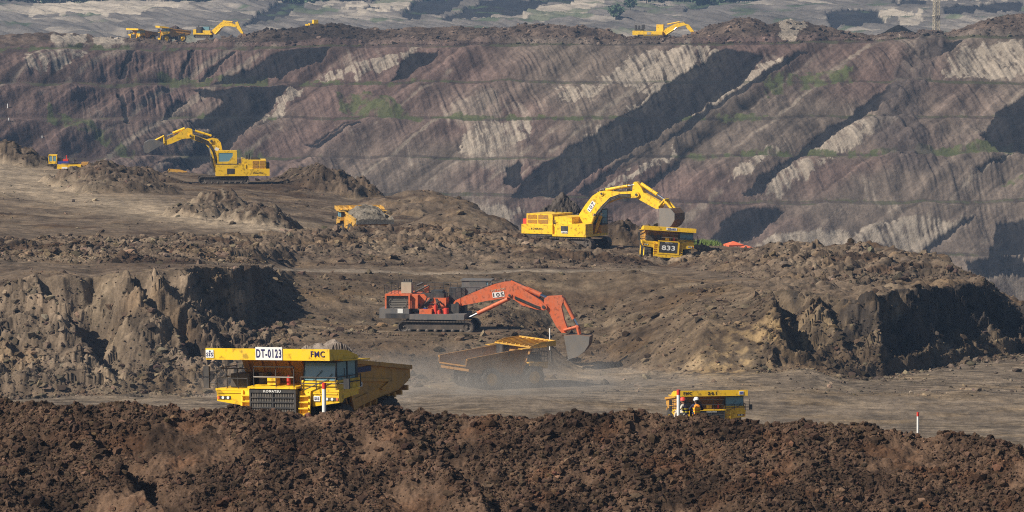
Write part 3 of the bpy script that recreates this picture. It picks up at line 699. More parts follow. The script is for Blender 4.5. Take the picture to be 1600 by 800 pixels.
# ------------------------------------------------------------------ rigid haul truck, nose along +X, ground at z = 0
def haul_truck(label, loc, rz, group="rigid dump trucks of the mine", scale=1.0, roll=0.0, pitch=0.0, yel=None, body=None, signs="none", g0=0.0, wr=1.35, name="haul_truck"):
    loc = (loc[0], loc[1], loc[2] - 0.0)
    Y_, B_ = yel or M_YEL, body or M_BODY
    t = thing(name, label, "dump truck", loc, rz, group, roll, pitch, scale)
    # --- dump body: sides, floor, front wall, canopy
    side = [(2.45, 4.42), (-4.75, 3.55), (-4.8, 2.9), (-3.7, 2.5), (1.55, 1.72), (1.75, 2.4)]
    b = MB()
    for s in (-1, 1):
        y0, y1 = (2.72, 2.84) if s > 0 else (-2.84, -2.72)
        b.prism(side, y0, y1)
        yo = 2.842 * s; yq = 3.0 * s
        b.prism([(-4.75, 3.56), (2.45, 4.43), (2.45, 4.22), (-4.75, 3.34)], min(yo, yq), max(yo, yq))     # top rail
        b.prism([(1.3, 3.35), (-2.6, 2.98), (-2.6, 2.86), (1.3, 3.17)], min(yo, yq - .06 * s), max(yo, yq - .06 * s))   # long stiffener
        b.prism([(-1.6, 2.5), (-2.75, 2.92), (-2.6, 3.0), (-1.4, 2.58)], min(yo, yq - .06 * s), max(yo, yq - .06 * s))
        b.prism([(1.45, 2.15), (-.2, 2.35), (-.1, 2.48), (1.5, 2.28)], min(yo, yq - .06 * s), max(yo, yq - .06 * s))
        b.prism([(2.5, 4.43), (1.6, 1.7), (1.3, 1.75), (2.18, 4.4)], min(yo, yq - .03 * s), max(yo, yq - .03 * s))
    b.prism([(1.6, 1.72), (-3.7, 2.34), (-4.8, 2.75), (-4.8, 2.89), (-3.7, 2.5), (1.6, 1.9)], -2.72, 2.72)
    b.prism([(1.58, 1.72), (3.05, 4.55), (3.2, 4.55), (1.74, 1.72)], -2.72, 2.72)
    for k in range(7):
        yy = -2.4 + .8 * k
        b.prism([(1.78, 1.95), (3.2, 4.52), (3.32, 4.52), (1.9, 1.95)], yy - .07, yy + .07)
    for k in range(9):
        xx = 1.0 - .68 * k; zz = 1.72 + (1.6 - xx) * .105 + (max(0, -xx - 3.9) * .22)
        b.box(xx - .09, xx + .09, -2.86, 2.86, zz - .2, zz + .06)
    db = b.build("dump_body", B_, t)
    c = MB()
    c.prism([(5.22, 4.52), (5.22, 5.1), (5.1, 5.1), (5.02, 4.66), (2.2, 4.56), (2.2, 4.44), (5.1, 4.52)], -3.62, 3.62)
    for s in (-1, 1):
        y0, y1 = (3.56, 3.63) if s > 0 else (-3.63, -3.56)
        c.prism([(5.2, 4.53), (5.2, 5.1), (3.4, 4.95), (2.3, 4.62), (2.3, 4.5)], y0, y1)
        y0, y1 = (2.9, 3.75) if s > 0 else (-3.75, -2.9)
        c.prism([(4.1, 4.44), (4.1, 4.51), (1.2, 4.37), (1.2, 4.30)], y0, y1)
    for k in range(8):
        yy = -3.1 + .885 * k; c.prism([(5.1, 4.6), (5.1, 5.02), (2.3, 4.7), (2.3, 4.56)], yy - .05, yy + .05)
    c.build("canopy", Y_, t)
    # --- chassis
    f = MB()
    for s in (-1, 1):
        f.box(-3.6, 4.2, s * .75 - .2, s * .75 + .2, 1.1, 1.65)
        f.tube((-3.0, s * 1.2, 1.3), (-1.2, s * 1.0, 2.05), .16, 8); f.tube((.3, s * 1.0, 1.4), (-.4, s * 1.0, 2.1), .2, 10)
        f.tube((3.1, s * 1.6, 1.3), (3.1, s * 1.35, 2.6), .22, 10)
        f.box(.6, 1.9, s * 1.5 - .5, s * 1.5 + .5, .95, 1.75)
    f.tube((-1.95, -2.0, g0 + wr), (-1.95, 2.0, g0 + wr), .45, 12); f.tube((3.0, -2.2, g0 + wr), (3.0, 2.2, g0 + wr), .28, 10)
    f.box(2.4, 4.5, -1.2, 1.2, .8, 1.9); f.box(2.6, 4.0, -3.0, 3.0, 2.2, 2.8)
    if g0 < 0: f.box(-3.0, 3.6, -.7, .7, g0 + 1.0, 1.12)
    f.build("chassis", M_BLK, t)
    e = MB(); e.box(2.3, 4.55, -1.35, 1.35, 1.5, 2.92); e.build("engine_housing", M_BLK, t)
    # --- deck, fenders, bumper
    d = MB(); d.box(2.1, 4.32, -3.62, -1.38, 2.86, 2.98); d.box(2.1, 4.32, 1.38, 3.62, 2.86, 2.98); d.box(2.1, 3.4, -1.38, 1.38, 2.9, 3.02)
    d.build("deck", Y_, t)
    for s in (-1, 1):
        fb = MB()
        ya, yb = s * 2.02, s * 3.58
        za, zb = 2.1, 2.32
        for x0, x1 in ((3.95, 4.3),):
            fb.hexa([(x0, ya, za), (x1 - .05, ya, za), (x1 - .05, yb, zb), (x0, yb, zb), (x0, ya, 2.855), (x1, ya, 2.855), (x1, yb, 2.855), (x0, yb, 2.855)])
        fb.prism([(3.94, 2.86), (3.94, 2.3), (3.7, 2.5), (2.2, 2.62), (2.2, 2.86)], min(yb, s * 3.5), max(yb, s * 3.5))
        fb.box(4.302, 4.33, min(s * 2.05, s * 3.5), max(s * 2.05, s * 3.5), 2.74, 2.8)
        fb.build("front_fender", Y_, t)
        hl = MB(); hl.box(4.255, 4.30, min(s * 2.75, s * 3.4), max(s * 2.75, s * 3.4), 2.42, 2.58); hb = hl.build("headlight_recess", M_BLK, t)
        for k in range(2):
            yy = s * (2.9 + .3 * k); MB().tube((4.29, yy, 2.5), (4.325, yy, 2.5), .075, 10).build("headlight", M_WHT, hb)
        i1 = MB(); i1.box(4.265, 4.305, min(s * 3.42, s * 3.54), max(s * 3.42, s * 3.54), 2.43, 2.57); i1.build("turn_signal", M_ORG, t)
        # ladder at the inner edge
        la = MB()
        y0, y1 = s * 1.42, s * 1.98
        for yy in (y0, y1): la.prism([(4.32, 2.9), (4.44, 2.9), (4.72, .95), (4.6, .95)], yy - .05, yy + .05)
        for k in range(6):
            zz = 2.65 - .31 * k; xx = 4.36 + (2.9 - zz) * .143; la.box(xx, xx + .2, min(y0, y1), max(y0, y1), zz - .035, zz + .035)
        la.prism([(4.28, 2.88), (4.33, 2.88), (4.55, 1.0), (4.5, 1.0)], min(y0, y1), max(y0, y1))
        la.build("ladder", Y_, t)
    bm = MB(); bm.box(4.5, 4.82, -1.98, 1.98, .85, 1.3); bm.box(4.3, 4.7, -1.36, 1.36, 1.25, 1.5); bm.build("bumper", Y_, t)
    # --- grille
    g = MB(); g.box(4.56, 4.72, -1.36, 1.36, 1.42, 3.02)
    g.box(4.721, 4.80, -1.36, -1.26, 1.44, 3.0); g.box(4.721, 4.80, 1.26, 1.36, 1.44, 3.0); g.box(4.721, 4.80, -1.255, 1.255, 2.82, 3.0)
    for zz in (1.5, 1.78, 2.06, 2.34, 2.58): g.box(4.723, 4.80, -1.255, 1.255, zz - .035, zz + .035)
    g.box(4.723, 4.79, -.04, .04, 1.55, 2.8)
    gr = g.build("grille", M_BLK, t)
    if signs != "833":
        rc = MB()
        for k in range(26):
            yy = -1.2 + .096 * k; rc.box(4.72, 4.745, yy - .015, yy + .015, 1.46, 2.8)
        rc.build("radiator_core", M_RAD, gr)
    bo = MB(); bo.prism([(4.86, 3.03), (4.86, 3.13), (3.3, 3.2), (3.3, 3.03)], -1.42, 1.42); bo.build("bonnet", Y_, t)
    if signs == "833":
        fr = MB(); fr.box(4.805, 4.86, -1.5, -1.28, 1.3, 3.02); fr.box(4.805, 4.86, 1.28, 1.5, 1.3, 3.02); fr.box(4.805, 4.86, -1.28, 1.28, 1.3, 1.5); fr.build("grille_surround", Y_, t)
        pl = MB(); pl.box(4.805, 4.83, -1.27, 1.27, 1.52, 2.98); pl.build("number_panel", M_BLK, t)
        lettering("833", M_WHT, t, (4.85, 0, 2.2), (0, 1, 0), (0, 0, 1), w=1.85, h=.66, bold=.02, name="number_lettering")
    lettering("KOMATSU", M_WHT, t, (4.85 if signs == "833" else 4.82, 0, 2.9), (0, 1, 0), (0, 0, 1), w=1.0, h=.12, bold=.01, name="grille_lettering")
    # --- cab on the truck's left
    cb = MB()
    cb.prism([(4.32, 2.98), (4.32, 3.36), (4.22, 3.44), (1.9, 3.44), (1.9, 2.98)], 1.42, 3.5)            # lower shell
    cabo = cb.build("cab", Y_, t)
    cb = MB()
    cb.box(1.9, 4.12, 1.48, 3.42, 4.34, 4.42)                                                          # roof
    cb.box(1.9, 2.1, 1.5, 3.4, 3.442, 4.34)
    for yy in (1.5, 3.35): cb.prism([(4.2, 3.442), (4.28, 3.442), (4.10, 4.338), (4.02, 4.338)], yy, yy + .05)
    for xx in (2.95,): cb.box(xx, xx + .1, 3.32, 3.4, 3.442, 4.34); cb.box(xx, xx + .1, 1.5, 1.58, 3.442, 4.34)
    cb.build("cab_frame", M_BLK, cabo)
    ws = MB(); ws.hexa([(4.22, 1.552, 3.444), (4.25, 1.552, 3.444), (4.25, 3.348, 3.444), (4.22, 3.348, 3.444), (4.04, 1.552, 4.337), (4.07, 1.552, 4.337), (4.07, 3.348, 4.337), (4.04, 3.348, 4.337)])
    ws.build("windscreen", M_GLS, cabo)
    for xa, xb in ((2.102, 2.948), (3.052, 4.0)): MB().box(xa, xb, 3.35, 3.37, 3.444, 4.338).build("side_window", M_GLS, cabo)
    for ya, yb, zb in ((2.1, 2.6, 3.95), (2.9, 3.2, 3.8)): MB().tube((4.3, ya, 3.42), (4.32 - .22 * (zb - 3.44) , yb, zb), .018, 5).build("wiper", M_BLK, cabo)
    # --- rails, mirrors, boxes on the deck
    def rail(pts, z0, z1, r=.028, extra=None):
        h = MB()
        for zz in (z1, (z0 + z1) / 2): h.path([(x, y, zz) for x, y in pts], r, 5)
        for x, y in pts: h.tube((x, y, z0), (x, y, z1), r, 5)
        if extra: h.path(extra, .03, 5)
        h.build("handrail", M_BLK, t)
    rail([(4.28, -1.75), (4.28, -2.3), (4.28, -2.95), (4.28, -3.55), (3.2, -3.58), (2.2, -3.58)], 2.98, 4.0)
    rail([(4.75, -1.1), (4.75, .2), (4.75, 1.25)], 3.1, 4.15, .03)
    rail([(4.45, 1.5), (4.5, 2.4), (4.5, 3.55), (3.2, 3.6), (2.0, 3.6)], 2.98, 3.62, .028, [(4.5, 1.7, 2.98), (4.5, 2.4, 3.25), (4.5, 3.1, 3.5)])
    for zz in (4.15, 3.62): MB().tube((4.755, -1.1, zz), (4.755, 1.25, zz), .04, 6).build("rail_bar", M_STEEL, t)
    for s in (-1, 1):
        mm = MB()
        for zz in (3.25, 3.85) if s < 0 else (3.3,):
            mm.box(4.3, 4.42, s * 4.1 - .16, s * 4.1 + .16, zz - .26, zz + .26)
            mm.tube((4.35, s * 3.55, zz), (4.35, s * 4.0, zz), .03, 5)
        mm.tube((4.36, s * 3.97, 3.0), (4.36, s * 3.97, 4.1), .025, 5)
        mm.build("mirror", M_BLK, t)
    bx = MB(); bx.box(4.05, 4.5, -.45, .05, 3.2, 3.62); bx.build("battery_box", Y_, t)
    ex = MB(); ex.tube((4.4, .75, 3.2), (4.4, .75, 3.62), .1, 10); ex.tube((4.4, .75, 3.62), (4.4, .75, 3.72), .05, 8); ex.build("fire_extinguisher", M_RED, t)
    MB().tube((3.4, -1.2, 3.02), (3.4, -1.2, 3.75), .34, 12).build("air_cleaner", M_BLK, t); MB().box(2.4, 3.8, -3.0, -1.9, 2.99, 3.7).build("deck_cabinet", M_BLK, t)
    # --- wheels
    for s in (-1, 1):
        tyre(t, 3.0, s * 2.75, g0 + wr, wr, .95, Y_, s)
        tyre(t, -1.95, s * 2.72, g0 + wr, wr, .85, Y_, s)
        tyre(t, -1.95, s * 1.78, g0 + wr, wr, .85, Y_, s)
    # --- signs
    fx = 5.235
    if signs == "DT":
        plate(t, (fx + .01, .12, 4.86), (0, 1, 0), (0, 0, 1), 1.56, .66, M_WHT, "number_plate")
        lettering("DT-0123", M_INK, t, (fx + .035, .12, 4.87), (0, 1, 0), (0, 0, 1), w=1.46, h=.44, bold=.022, name="number_lettering")
        lettering("FMC", M_INK, t, (fx + .01, 2.95, 4.86), (0, 1, 0), (0, 0, 1), w=.80, h=.30, bold=.004, name="company_lettering")
        plate(t, (fx + .01, -3.36, 4.82), (0, 1, 0), (0, 0, 1), .46, .40, M_WHT, "emblem_plate")
        lettering("SIS", M_INK, t, (fx + .035, -3.36, 4.79), (0, 1, 0), (0, .15, 1), w=.40, h=.2, bold=.02, name="emblem_lettering")
        em = MB(); em.tube((fx + .035, -3.34, 4.945), (fx + .04, -3.34, 4.945), .05, 10); em.build("emblem", M_INK, t)
        plate(t, (4.31, 2.32, 2.52), (0, 1, 0), (0, 0, 1), .36, .26, M_WHT, "fender_plate")
        lettering("SIS", M_INK, t, (4.335, 2.32, 2.52), (0, 1, 0), (0, 0, 1), w=.28, h=.14, bold=.03, name="fender_lettering")
        plate(t, (1.0, 2.86, 3.02), (-1, 0, 0), (0, 0, 1), 1.0, .34, M_WHT, "body_plate")
        lettering("SIS", M_INK, t, (1.0, 2.885, 3.02), (-1, 0, 0), (0, 0, 1), w=.8, h=.24, bold=.03, name="body_lettering")
        plate(t, (.5, 2.86, 3.72), (-1, 0, 0), (.12, 0, 1), 1.9, .28, M_INK, "side_panel")
    elif signs == "833":
        plate(t, (fx + .01, .2, 4.84), (0, 1, 0), (0, 0, 1), 1.45, .34, M_WHT, "name_plate")
        lettering("WD-055", M_INK, t, (fx + .035, .2, 4.84), (0, 1, 0), (0, 0, 1), w=1.1, h=.24, bold=.04, name="number_lettering")
    elif signs == "261":
        lettering("FMC", M_DRK, t, (fx + .01, -2.55, 4.84), (0, 1, 0), (0, 0, 1), w=.86, h=.30, bold=.01, name="company_lettering")
        lettering("261", M_DRK, t, (fx + .01, -.05, 4.82), (0, 1, 0), (0, 0, 1), w=.9, h=.30, bold=.012, name="number_lettering")
        plate(t, (fx + .01, 2.95, 4.82), (0, 1, 0), (0, 0, 1), .46, .34, M_WHT, "emblem_plate")
        lettering("SIS", M_BLU, t, (fx + .035, 2.95, 4.82), (0, 1, 0), (0, 0, 1), w=.38, h=.24, bold=.05, name="emblem_lettering")
    return t

def lumps(name, nx, ny, x0, x1, y0, y1, hf, seed, mat, label, cat, loc, rz, scale=1.0, roll=0, group=None, amp=.22):
    """a heap of broken ground lying on something: top surface hf(u, v) with a closed underside"""
    u, v = np.meshgrid(np.linspace(0, 1, nx), np.linspace(0, 1, ny), indexing='ij')
    X = x0 + (x1 - x0) * u; Y = y0 + (y1 - y0) * v
    top, bot = hf(u, v)
    d1, e, c1 = worley(X / .9 + seed * 9.1 + .5 * noise(X, Y, seed), Y / .9 + .5 * noise(X, Y, seed + 3), seed); d2, e, c2 = worley(X / .4 + seed * 3, Y / .4, seed + 1)
    th = np.clip((top - bot) / .5, 0, 1)
    top = top + th * (amp * 2 * np.sqrt(np.clip(1 - d1 ** 2, 0, 1)) * (.3 + c1) + amp * np.sqrt(np.clip(1 - d2 ** 2, 0, 1)) - amp)
    top = np.maximum(top, bot + .02)
    co = np.concatenate([np.stack([X, Y, top], -1).reshape(-1, 3), np.stack([X, Y, bot], -1).reshape(-1, 3)])
    i = np.arange(nx * ny).reshape(nx, ny); n = nx * ny
    q = np.stack([i[:-1, :-1], i[1:, :-1], i[1:, 1:], i[:-1, 1:]], -1).reshape(-1, 4)
    ring = np.concatenate([i[:, 0], i[-1, 1:], i[-2::-1, -1], i[0, -2:0:-1]])
    r2 = np.roll(ring, -1)
    sd = np.stack([r2, ring, ring + n, r2 + n], -1)
    me = raw_mesh(name, co, np.concatenate([q, q[:, ::-1] + n, sd]), mat, smooth=False)
    a = me.attributes.new("soil", 'FLOAT_COLOR', 'POINT')
    cc = np.ones((2 * n, 4), np.float32)
    kk = (.5 + .9 * c1)[..., None] * np.ones(3); cc[:n, :3] = (kk * np.array(LOADC.get(name + str(seed), (.19, .16, .13)))).reshape(-1, 3); cc[n:, :3] = .12
    a.data.foreach_set("color", cc.ravel())
    o = bpy.data.objects.new(name, me); o.location = loc; o.rotation_euler = (roll, 0, rz); o.scale = (scale,) * 3
    link(o); tag(o, label, cat, group)
    return o
LOADC = {}
M_LOAD = soil_mat("load_soil", 4.0, .08, .4)

# ------------------------------------------------------------------ hydraulic mining excavator, boom along +X, ground at z = 0
def beam(b, p0, p1, w0, w1, yw):
    pass
def cylinder(parent, p0, p1, ym, r, mat, name, split=.6, rod=None):
    """ram from p0 (barrel foot) to p1 (rod eye); p = (x, z); ym list of y positions"""
    for y in ym:
        a = Vector((p0[0], y, p0[1])); c = Vector((p1[0], y, p1[1])); m = a.lerp(c, split)
        o = MB().tube(a, m, r, 12).tube(m, m + (c - a).normalized() * .12, r * 1.12, 12).build(name, mat, parent)
        MB().tube(m, c, r * .55, 10).build("piston_rod", rod or M_CHROME, o)

def track_pair(t, x0, x1, h, yc, w, mat=None):
    r = h / 2
    for s in (-1, 1):
        b = MB(); outer = []
        n = 10
        per = []
        for i in range(n + 1): a = -math.pi / 2 + math.pi * i / n; per.append((x1 - r + r * math.cos(a), r + r * math.sin(a)))
        for i in range(n + 1): a = math.pi / 2 + math.pi * i / n; per.append((x0 + r + r * math.cos(a), r + r * math.sin(a)))
        # closed belt, built as a ring of plates
        pts = []
        for i in range(len(per)):
            p, q = Vector(per[i]), Vector(per[(i + 1) % len(per)])
            k = max(1, int((q - p).length / .34))
            for j in range(k): pts.append(p.lerp(q, j / k))
        y0, y1 = s * yc - w / 2, s * yc + w / 2
        m = len(pts)
        for i in range(m):
            p, q = pts[i], pts[(i + 1) % m]; d = (q - p); nrm = Vector((d.y, -d.x)).normalized()
            g = .045
            a0, a1 = p, p.lerp(q, .82)
            v = []
            for yy in (y0, y1):
                v += [(a0.x + nrm.x * g, yy, a0.y + nrm.y * g), (a1.x + nrm.x * g, yy, a1.y + nrm.y * g), (a1.x - nrm.x * .1, yy, a1.y - nrm.y * .1), (a0.x - nrm.x * .1, yy, a0.y - nrm.y * .1)]
            b.hexa(v)
        tr = b.build("track", M_TRK, t)
        fr = MB(); fr.box(x0 + r, x1 - r, s * yc - w * .3, s * yc + w * .3, h * .3, h * .78); fr.build("track_frame", mat or M_TRK, tr)
        for xx in (x0 + r, x1 - r):
            o = s * w * .36
            MB().lathe_y([(r * .86, -w * .3), (r * .86, w * .3)], (xx, s * yc, r), 20).lathe_y([(r * .86, s * w * .30), (r * .55, s * w * .32), (r * .5, s * w * .2), (r * .2, s * w * .2), (r * .16, s * w * .36), (.01, s * w * .36)], (xx, s * yc, r), 20).build("idler_wheel", M_TRK, tr)
        ro = MB()
        for k in range(7):
            xx = x0 + 2 * r + (x1 - x0 - 4 * r) * k / 6; ro.lathe_y([(.01, s * w * .33), (h * .17, s * w * .33), (h * .17, -s * w * .3)], (xx, s * yc, h * .2), 12)
        ro.build("roller", M_TRK, tr)
    MB().box(x0 * .35, x1 * .35, -yc, yc, h * .5, h * .95).tube((0, 0, h * .9), (0, 0, h * 1.32), 1.5, 24).build("undercarriage_frame", M_TRK, t)

def bucket(parent, prof, y0, y1, mat_side, mat_back, teeth, tdir, pivot_ears=None):
    """prof: outline of the side plate (x, z), first point at the hinge, going round the BACK to the lip (last point)"""
    b = MB()
    for s in (0, 1):
        yy = y0 if s == 0 else y1 - .12
        b.prism(prof, yy, yy + .12)
    sh = b; nside = len(b.f)
    n = len(prof)
    cx = sum(p[0] for p in prof) / n; cz = sum(p[1] for p in prof) / n
    for i in range(n - 1):
        p, q = Vector(prof[i]), Vector(prof[i + 1]); d = (q - p); nr = Vector((d.y, -d.x)).normalized()
        if (Vector((cx, cz)) - p).dot(nr) < 0: nr = -nr
        sh.hexa([(p.x, y0 + .121, p.y), (q.x, y0 + .121, q.y), (q.x + nr.x * .1, y0 + .121, q.y + nr.y * .1), (p.x + nr.x * .1, y0 + .121, p.y + nr.y * .1),
                 (p.x, y1 - .121, p.y), (q.x, y1 - .121, q.y), (q.x + nr.x * .1, y1 - .121, q.y + nr.y * .1), (p.x + nr.x * .1, y1 - .121, p.y + nr.y * .1)])
    bk = b.build("bucket", mat_side, parent); bk.data.materials.append(mat_back)
    for i, f_ in enumerate(bk.data.polygons): f_.material_index = 0 if i < nside else 1
    te = MB(); l = Vector(prof[-1]); d = Vector(tdir).normalized(); pr = Vector((d.y, -d.x))
    for k in range(teeth):
        yy = y0 + .15 + (y1 - y0 - .3) * k / (teeth - 1)
        te.add([(l.x - d.x * .15 + pr.x * .1, yy - .11, l.y - d.y * .15 + pr.y * .1), (l.x - d.x * .15 + pr.x * .1, yy + .11, l.y - d.y * .15 + pr.y * .1),
                (l.x - d.x * .15 - pr.x * .1, yy + .11, l.y - d.y * .15 - pr.y * .1), (l.x - d.x * .15 - pr.x * .1, yy - .11, l.y - d.y * .15 - pr.y * .1), (l.x + d.x * .35, yy, l.y + d.y * .35)],
               [(0, 1, 2, 3), (0, 4, 1), (1, 4, 2), (2, 4, 3), (3, 4, 0)])
    te.build("bucket_teeth", M_STEEL, bk)
    return bk

def deck_rails(t, runs, z0, h=.95, r=.03, mat=None):
    b = MB()
    for pts in runs:
        for zz in (z0 + h, z0 + h * .5): b.path([(x, y, zz) for x, y in pts], r, 5)
        for x, y in pts: b.tube((x, y, z0), (x, y, z0 + h), r, 5)
        for (xa, ya), (xb, yb) in zip(pts[:-1], pts[1:]):
            b.tube(((xa + xb) / 2, (ya + yb) / 2, z0), ((xa + xb) / 2, (ya + yb) / 2, z0 + h), r, 5)
    return b.build("handrail", mat or M_BLK, t)

def louvre(t, x0, x1, y, z0, z1, mat, n=6, name="engine_grille", face='y', s=-1):
    b = MB()
    for k in range(n):
        zz = z0 + (z1 - z0) * (k + .5) / n; hh = (z1 - z0) / n * .32
        if face == 'y': b.box(x0, x1, min(y, y + s * .05), max(y, y + s * .05), zz - hh, zz + hh)
        else: b.box(min(y, y + s * .05), max(y, y + s * .05), x0, x1, zz - hh, zz + hh)
    return b.build(name, mat, t)
# ------------------------------------------------------------------ the machines
def zr(row, Y): return float(zrow(row, Y))
# 1 the big loaded truck behind the mound
LOADC["dirt_load301"] = (.20, .165, .14)
p = at(498, 0, 264.0); zt = zr(545, 259.4) - 5.1
haul_truck("large yellow dump truck DT-0123 loaded with broken earth, just behind the dark mound", (p.x, p.y, zt), R(243), signs="DT", g0=-.75, wr=1.45, roll=R(1.6))
def load_hf(u, v):
    x = -4.6 + 7.1 * u
    bot = 2.75 - .0 * u + np.where(u < .2, .1, 0)
    w_ = np.clip(np.sin(np.pi * np.clip(v, 0, 1)), 0, 1) ** .85 * (1 + .25 * fbm(u * 7, v * 5, 3, 611))
    top = 3.3 + w_ * (.0 + 1.15 * np.exp(-((x + .3) / 2.0) ** 2) + .35 * np.clip((x + 3) / 3, 0, 1))
    return top, bot + 0 * v
lumps("dirt_load", 80, 60, -4.5, 2.0, -2.66, 2.66, load_hf, 301, M_LOAD, "heap of pale broken earth in the body of the big DT-0123 truck", "dirt load", (p.x, p.y, zt), R(243), group="earth loads in dump trucks", amp=.2)
# 2 truck seen over the mound behind the two people
p = at(1099, 0, 404.0)
haul_truck("dusty yellow dump truck 261 facing the camera behind the two seated people", (p.x, p.y, zr(610, 400) - 5.1 * .78), R(279), signs="261", scale=.78, yel=M_YEL)
# 3 truck under the bucket on the bench
p = at(1037, 0, 671.0)
haul_truck("yellow dump truck with 833 on its radiator, standing under a raised bucket", (p.x, p.y, level(p)), R(275), signs="833", scale=.95, roll=R(-4))
# 4 dusty truck reversed under the orange machine
p = at(771, 0, 549.0)
haul_truck("empty mud coloured dump truck in dust beneath the orange excavator's bucket", (p.x, p.y, level(p) - .25), R(30), scale=1.06, body=M_OLD, yel=M_YDUST, g0=.25, wr=1.12)
# 5 loaded truck seen from the rear on the bench
p = at(571, 0, 688.0); zt = zr(350, 683) - 2.75
haul_truck("dusty orange dump truck seen from its tail, brim full of grey earth", (p.x, p.y, zt + .30), R(106), yel=M_YDUST, body=M_YDUST, scale=.88)
def load_hf2(u, v):
    x = -5.2 + 7.4 * u
    w_ = np.clip(np.sin(np.pi * np.clip(v, .04, .96)), 0, 1) ** .45
    top = 2.95 + w_ * (.25 + 1.75 * np.clip(u * 1.25, 0, 1) ** .8)
    return top, 2.7 + 0 * v + 0 * u
LOADC["dirt_load311"] = (.15, .13, .105)
lumps("dirt_load", 70, 60, -5.1, 2.2, -3.1, 2.75, load_hf2, 311, M_LOAD, "grey earth filling the dump body of the truck seen from its tail", "dirt load", (p.x, p.y, zt + .30), R(106), scale=.88, group="earth loads in dump trucks", amp=.25)
# 6 trucks on the skyline ridge
p = at(272, 0, 1584.0); z6 = zr(66, 1584)
haul_truck("small yellow dump truck heaped with dark earth on the skyline ridge", (p.x, p.y, z6), R(194), scale=1.0)
LOADC["dirt_load321"] = (.07, .05, .045)
lumps("dirt_load", 24, 18, -4.3, 2.2, -2.6, 2.6, load_hf, 321, M_LOAD, "dark earth heaped on the skyline truck beside the distant excavator", "dirt load", (p.x, p.y, z6), R(194), group="earth loads in dump trucks")
p = at(224, 0, 1590.0)
haul_truck("yellow dump truck with a shaded dark body, end of the row on the skyline ridge", (p.x, p.y, zr(66, 1590)), R(222), scale=.85)
p = at(85, 0, 2475.0)
haul_truck("tiny pale dump truck far away on the floor of the farther pit", (p.x, p.y, ground(p.x, p.y)), R(160), scale=.62, yel=M_BEI, body=M_BEI)
# 7 truck below the bench edge in front of the left excavator
p = at(312, 0, 833.0)
haul_truck("pale yellow dump truck showing only its canopy over the bench edge by an excavator", (p.x, p.y, zr(265, 833) - 5.1), R(182), yel=M_YDUST, scale=1.0)

# ---- excavator 107
def Pm(pts, x0, z0, sx, sz): return [((a - x0) / sx, (z0 - b) / sz) for a, b in pts]
def boss(t_or_b, x, z, r, y0, y1): t_or_b.tube((x, y0, z), (x, y1, z), r, 14)
def booms(t, boom, arm, bw, aw, mat, bosses, pipes=None, arm_mat=None):
    b = MB(); b.prism(boom, -bw, bw)
    for x, z, r in bosses: boss(b, x, z, r, -bw - .12, bw + .12)
    bo = b.build("boom", mat, t)
    # flange plates along the lower and upper edges
    if pipes:
        q = MB()
        for off in (-.25, 0, .25):
            q.path([(x, off, z) for x, z in pipes], .055, 6)
        q.build("hydraulic_pipe", M_BLK, bo)
    a = MB(); a.prism(arm, -aw, aw); am = a.build("arm", arm_mat or mat, t)
    if pipes and len(bosses) > 1:                                     # hoses sagging from the boom pipes to the arm, pipe clamps, pins
        x0, z0 = pipes[-1]; jx, jz, jr = bosses[1]; sx = 1 if jx > pipes[0][0] else -1
        hz_ = MB()
        for off in (-.3, -.1, .1, .3):
            pts = []
            for i in range(9):
                k = i / 8; pts.append((x0 + (jx + sx * .9 - x0) * k, off, z0 + (jz - .5 - z0) * k + .55 * math.sin(math.pi * k)))
            hz_.path(pts, .06, 6)
        hz_.build("hydraulic_hose", M_BLK, bo)
        cl_ = MB()
        for (xa, za), (xb, zb) in zip(pipes[:-1], pipes[1:]): cl_.box((xa + xb) / 2 - .08, (xa + xb) / 2 + .08, -.4, .4, (za + zb) / 2 - .05, (za + zb) / 2 + .2)
        cl_.build("pipe_clamp", M_GRY, bo)
    for x, z, r in bosses:
        for s_ in (-1, 1): MB().tube((x, s_ * (bw + .121), z), (x, s_ * (bw + .2), z), r * .5, 12).build("pivot_pin", M_BLK, bo)
    return bo, am

p = at(893, 390, 684.0)
t = thing("excavator", "yellow excavator 107 with raised boom swinging its bucket over the 833 truck", "excavator", (p.x, p.y, level(p)), R(-30), "mining excavators at work")
q = lambda pts: Pm(pts, 514, 600, 50.7, 58.5)
track_pair(t, -4.3, 4.6, 1.5, 2.35, 1.0)
MB().box(-6.0, -1.25, -3.0, 3.0, 1.95, 3.2).build("counterweight", M_YEL, t)
MB().box(-1.25, 3.9, -3.0, 3.0, 1.7, 2.0).build("deck", M_YEL, t)
MB().box(-6.0, -.9, -2.9, 2.9, 1.72, 1.94).build("deck_frame", M_BLK, t)
b = MB(); b.box(-5.3, -1.3, -2.85, 2.6, 3.2, 4.62); b.box(-1.3, 1.5, -2.6, 2.4, 3.42, 4.3); eh = b.build("engine_housing", M_YEL, t)
for x0, x1 in ((-5.15, -3.7), (-3.5, -2.0)):
    for z0, z1 in ((3.32, 3.85), (3.95, 4.5)): louvre(eh, x0, x1, -2.85, z0, z1, M_BODY, 6)
b = MB(); b.box(-.7, 3.8, -2.98, -.9, 2.0, 3.42); b.box(-1.25, -.7, -2.7, 0, 2.0, 3.3); b.box(-.7, 1.5, -.9, 2.4, 2.0, 3.42); b.build("tank_housing", M_YEL, t)
MB().box(.05, 1.15, -3.01, -2.981, 2.4, 3.1).build("vent_panel", M_BLK, t)
plate(t, (.6, -3.03, 2.28), (1, 0, 0), (0, 0, 1), .95, .26, M_WHT, "white_plate")
MB().box(1.6, 3.9, 1.15, 2.98, 2.0, 3.15).build("cab_base", M_BODY, t)
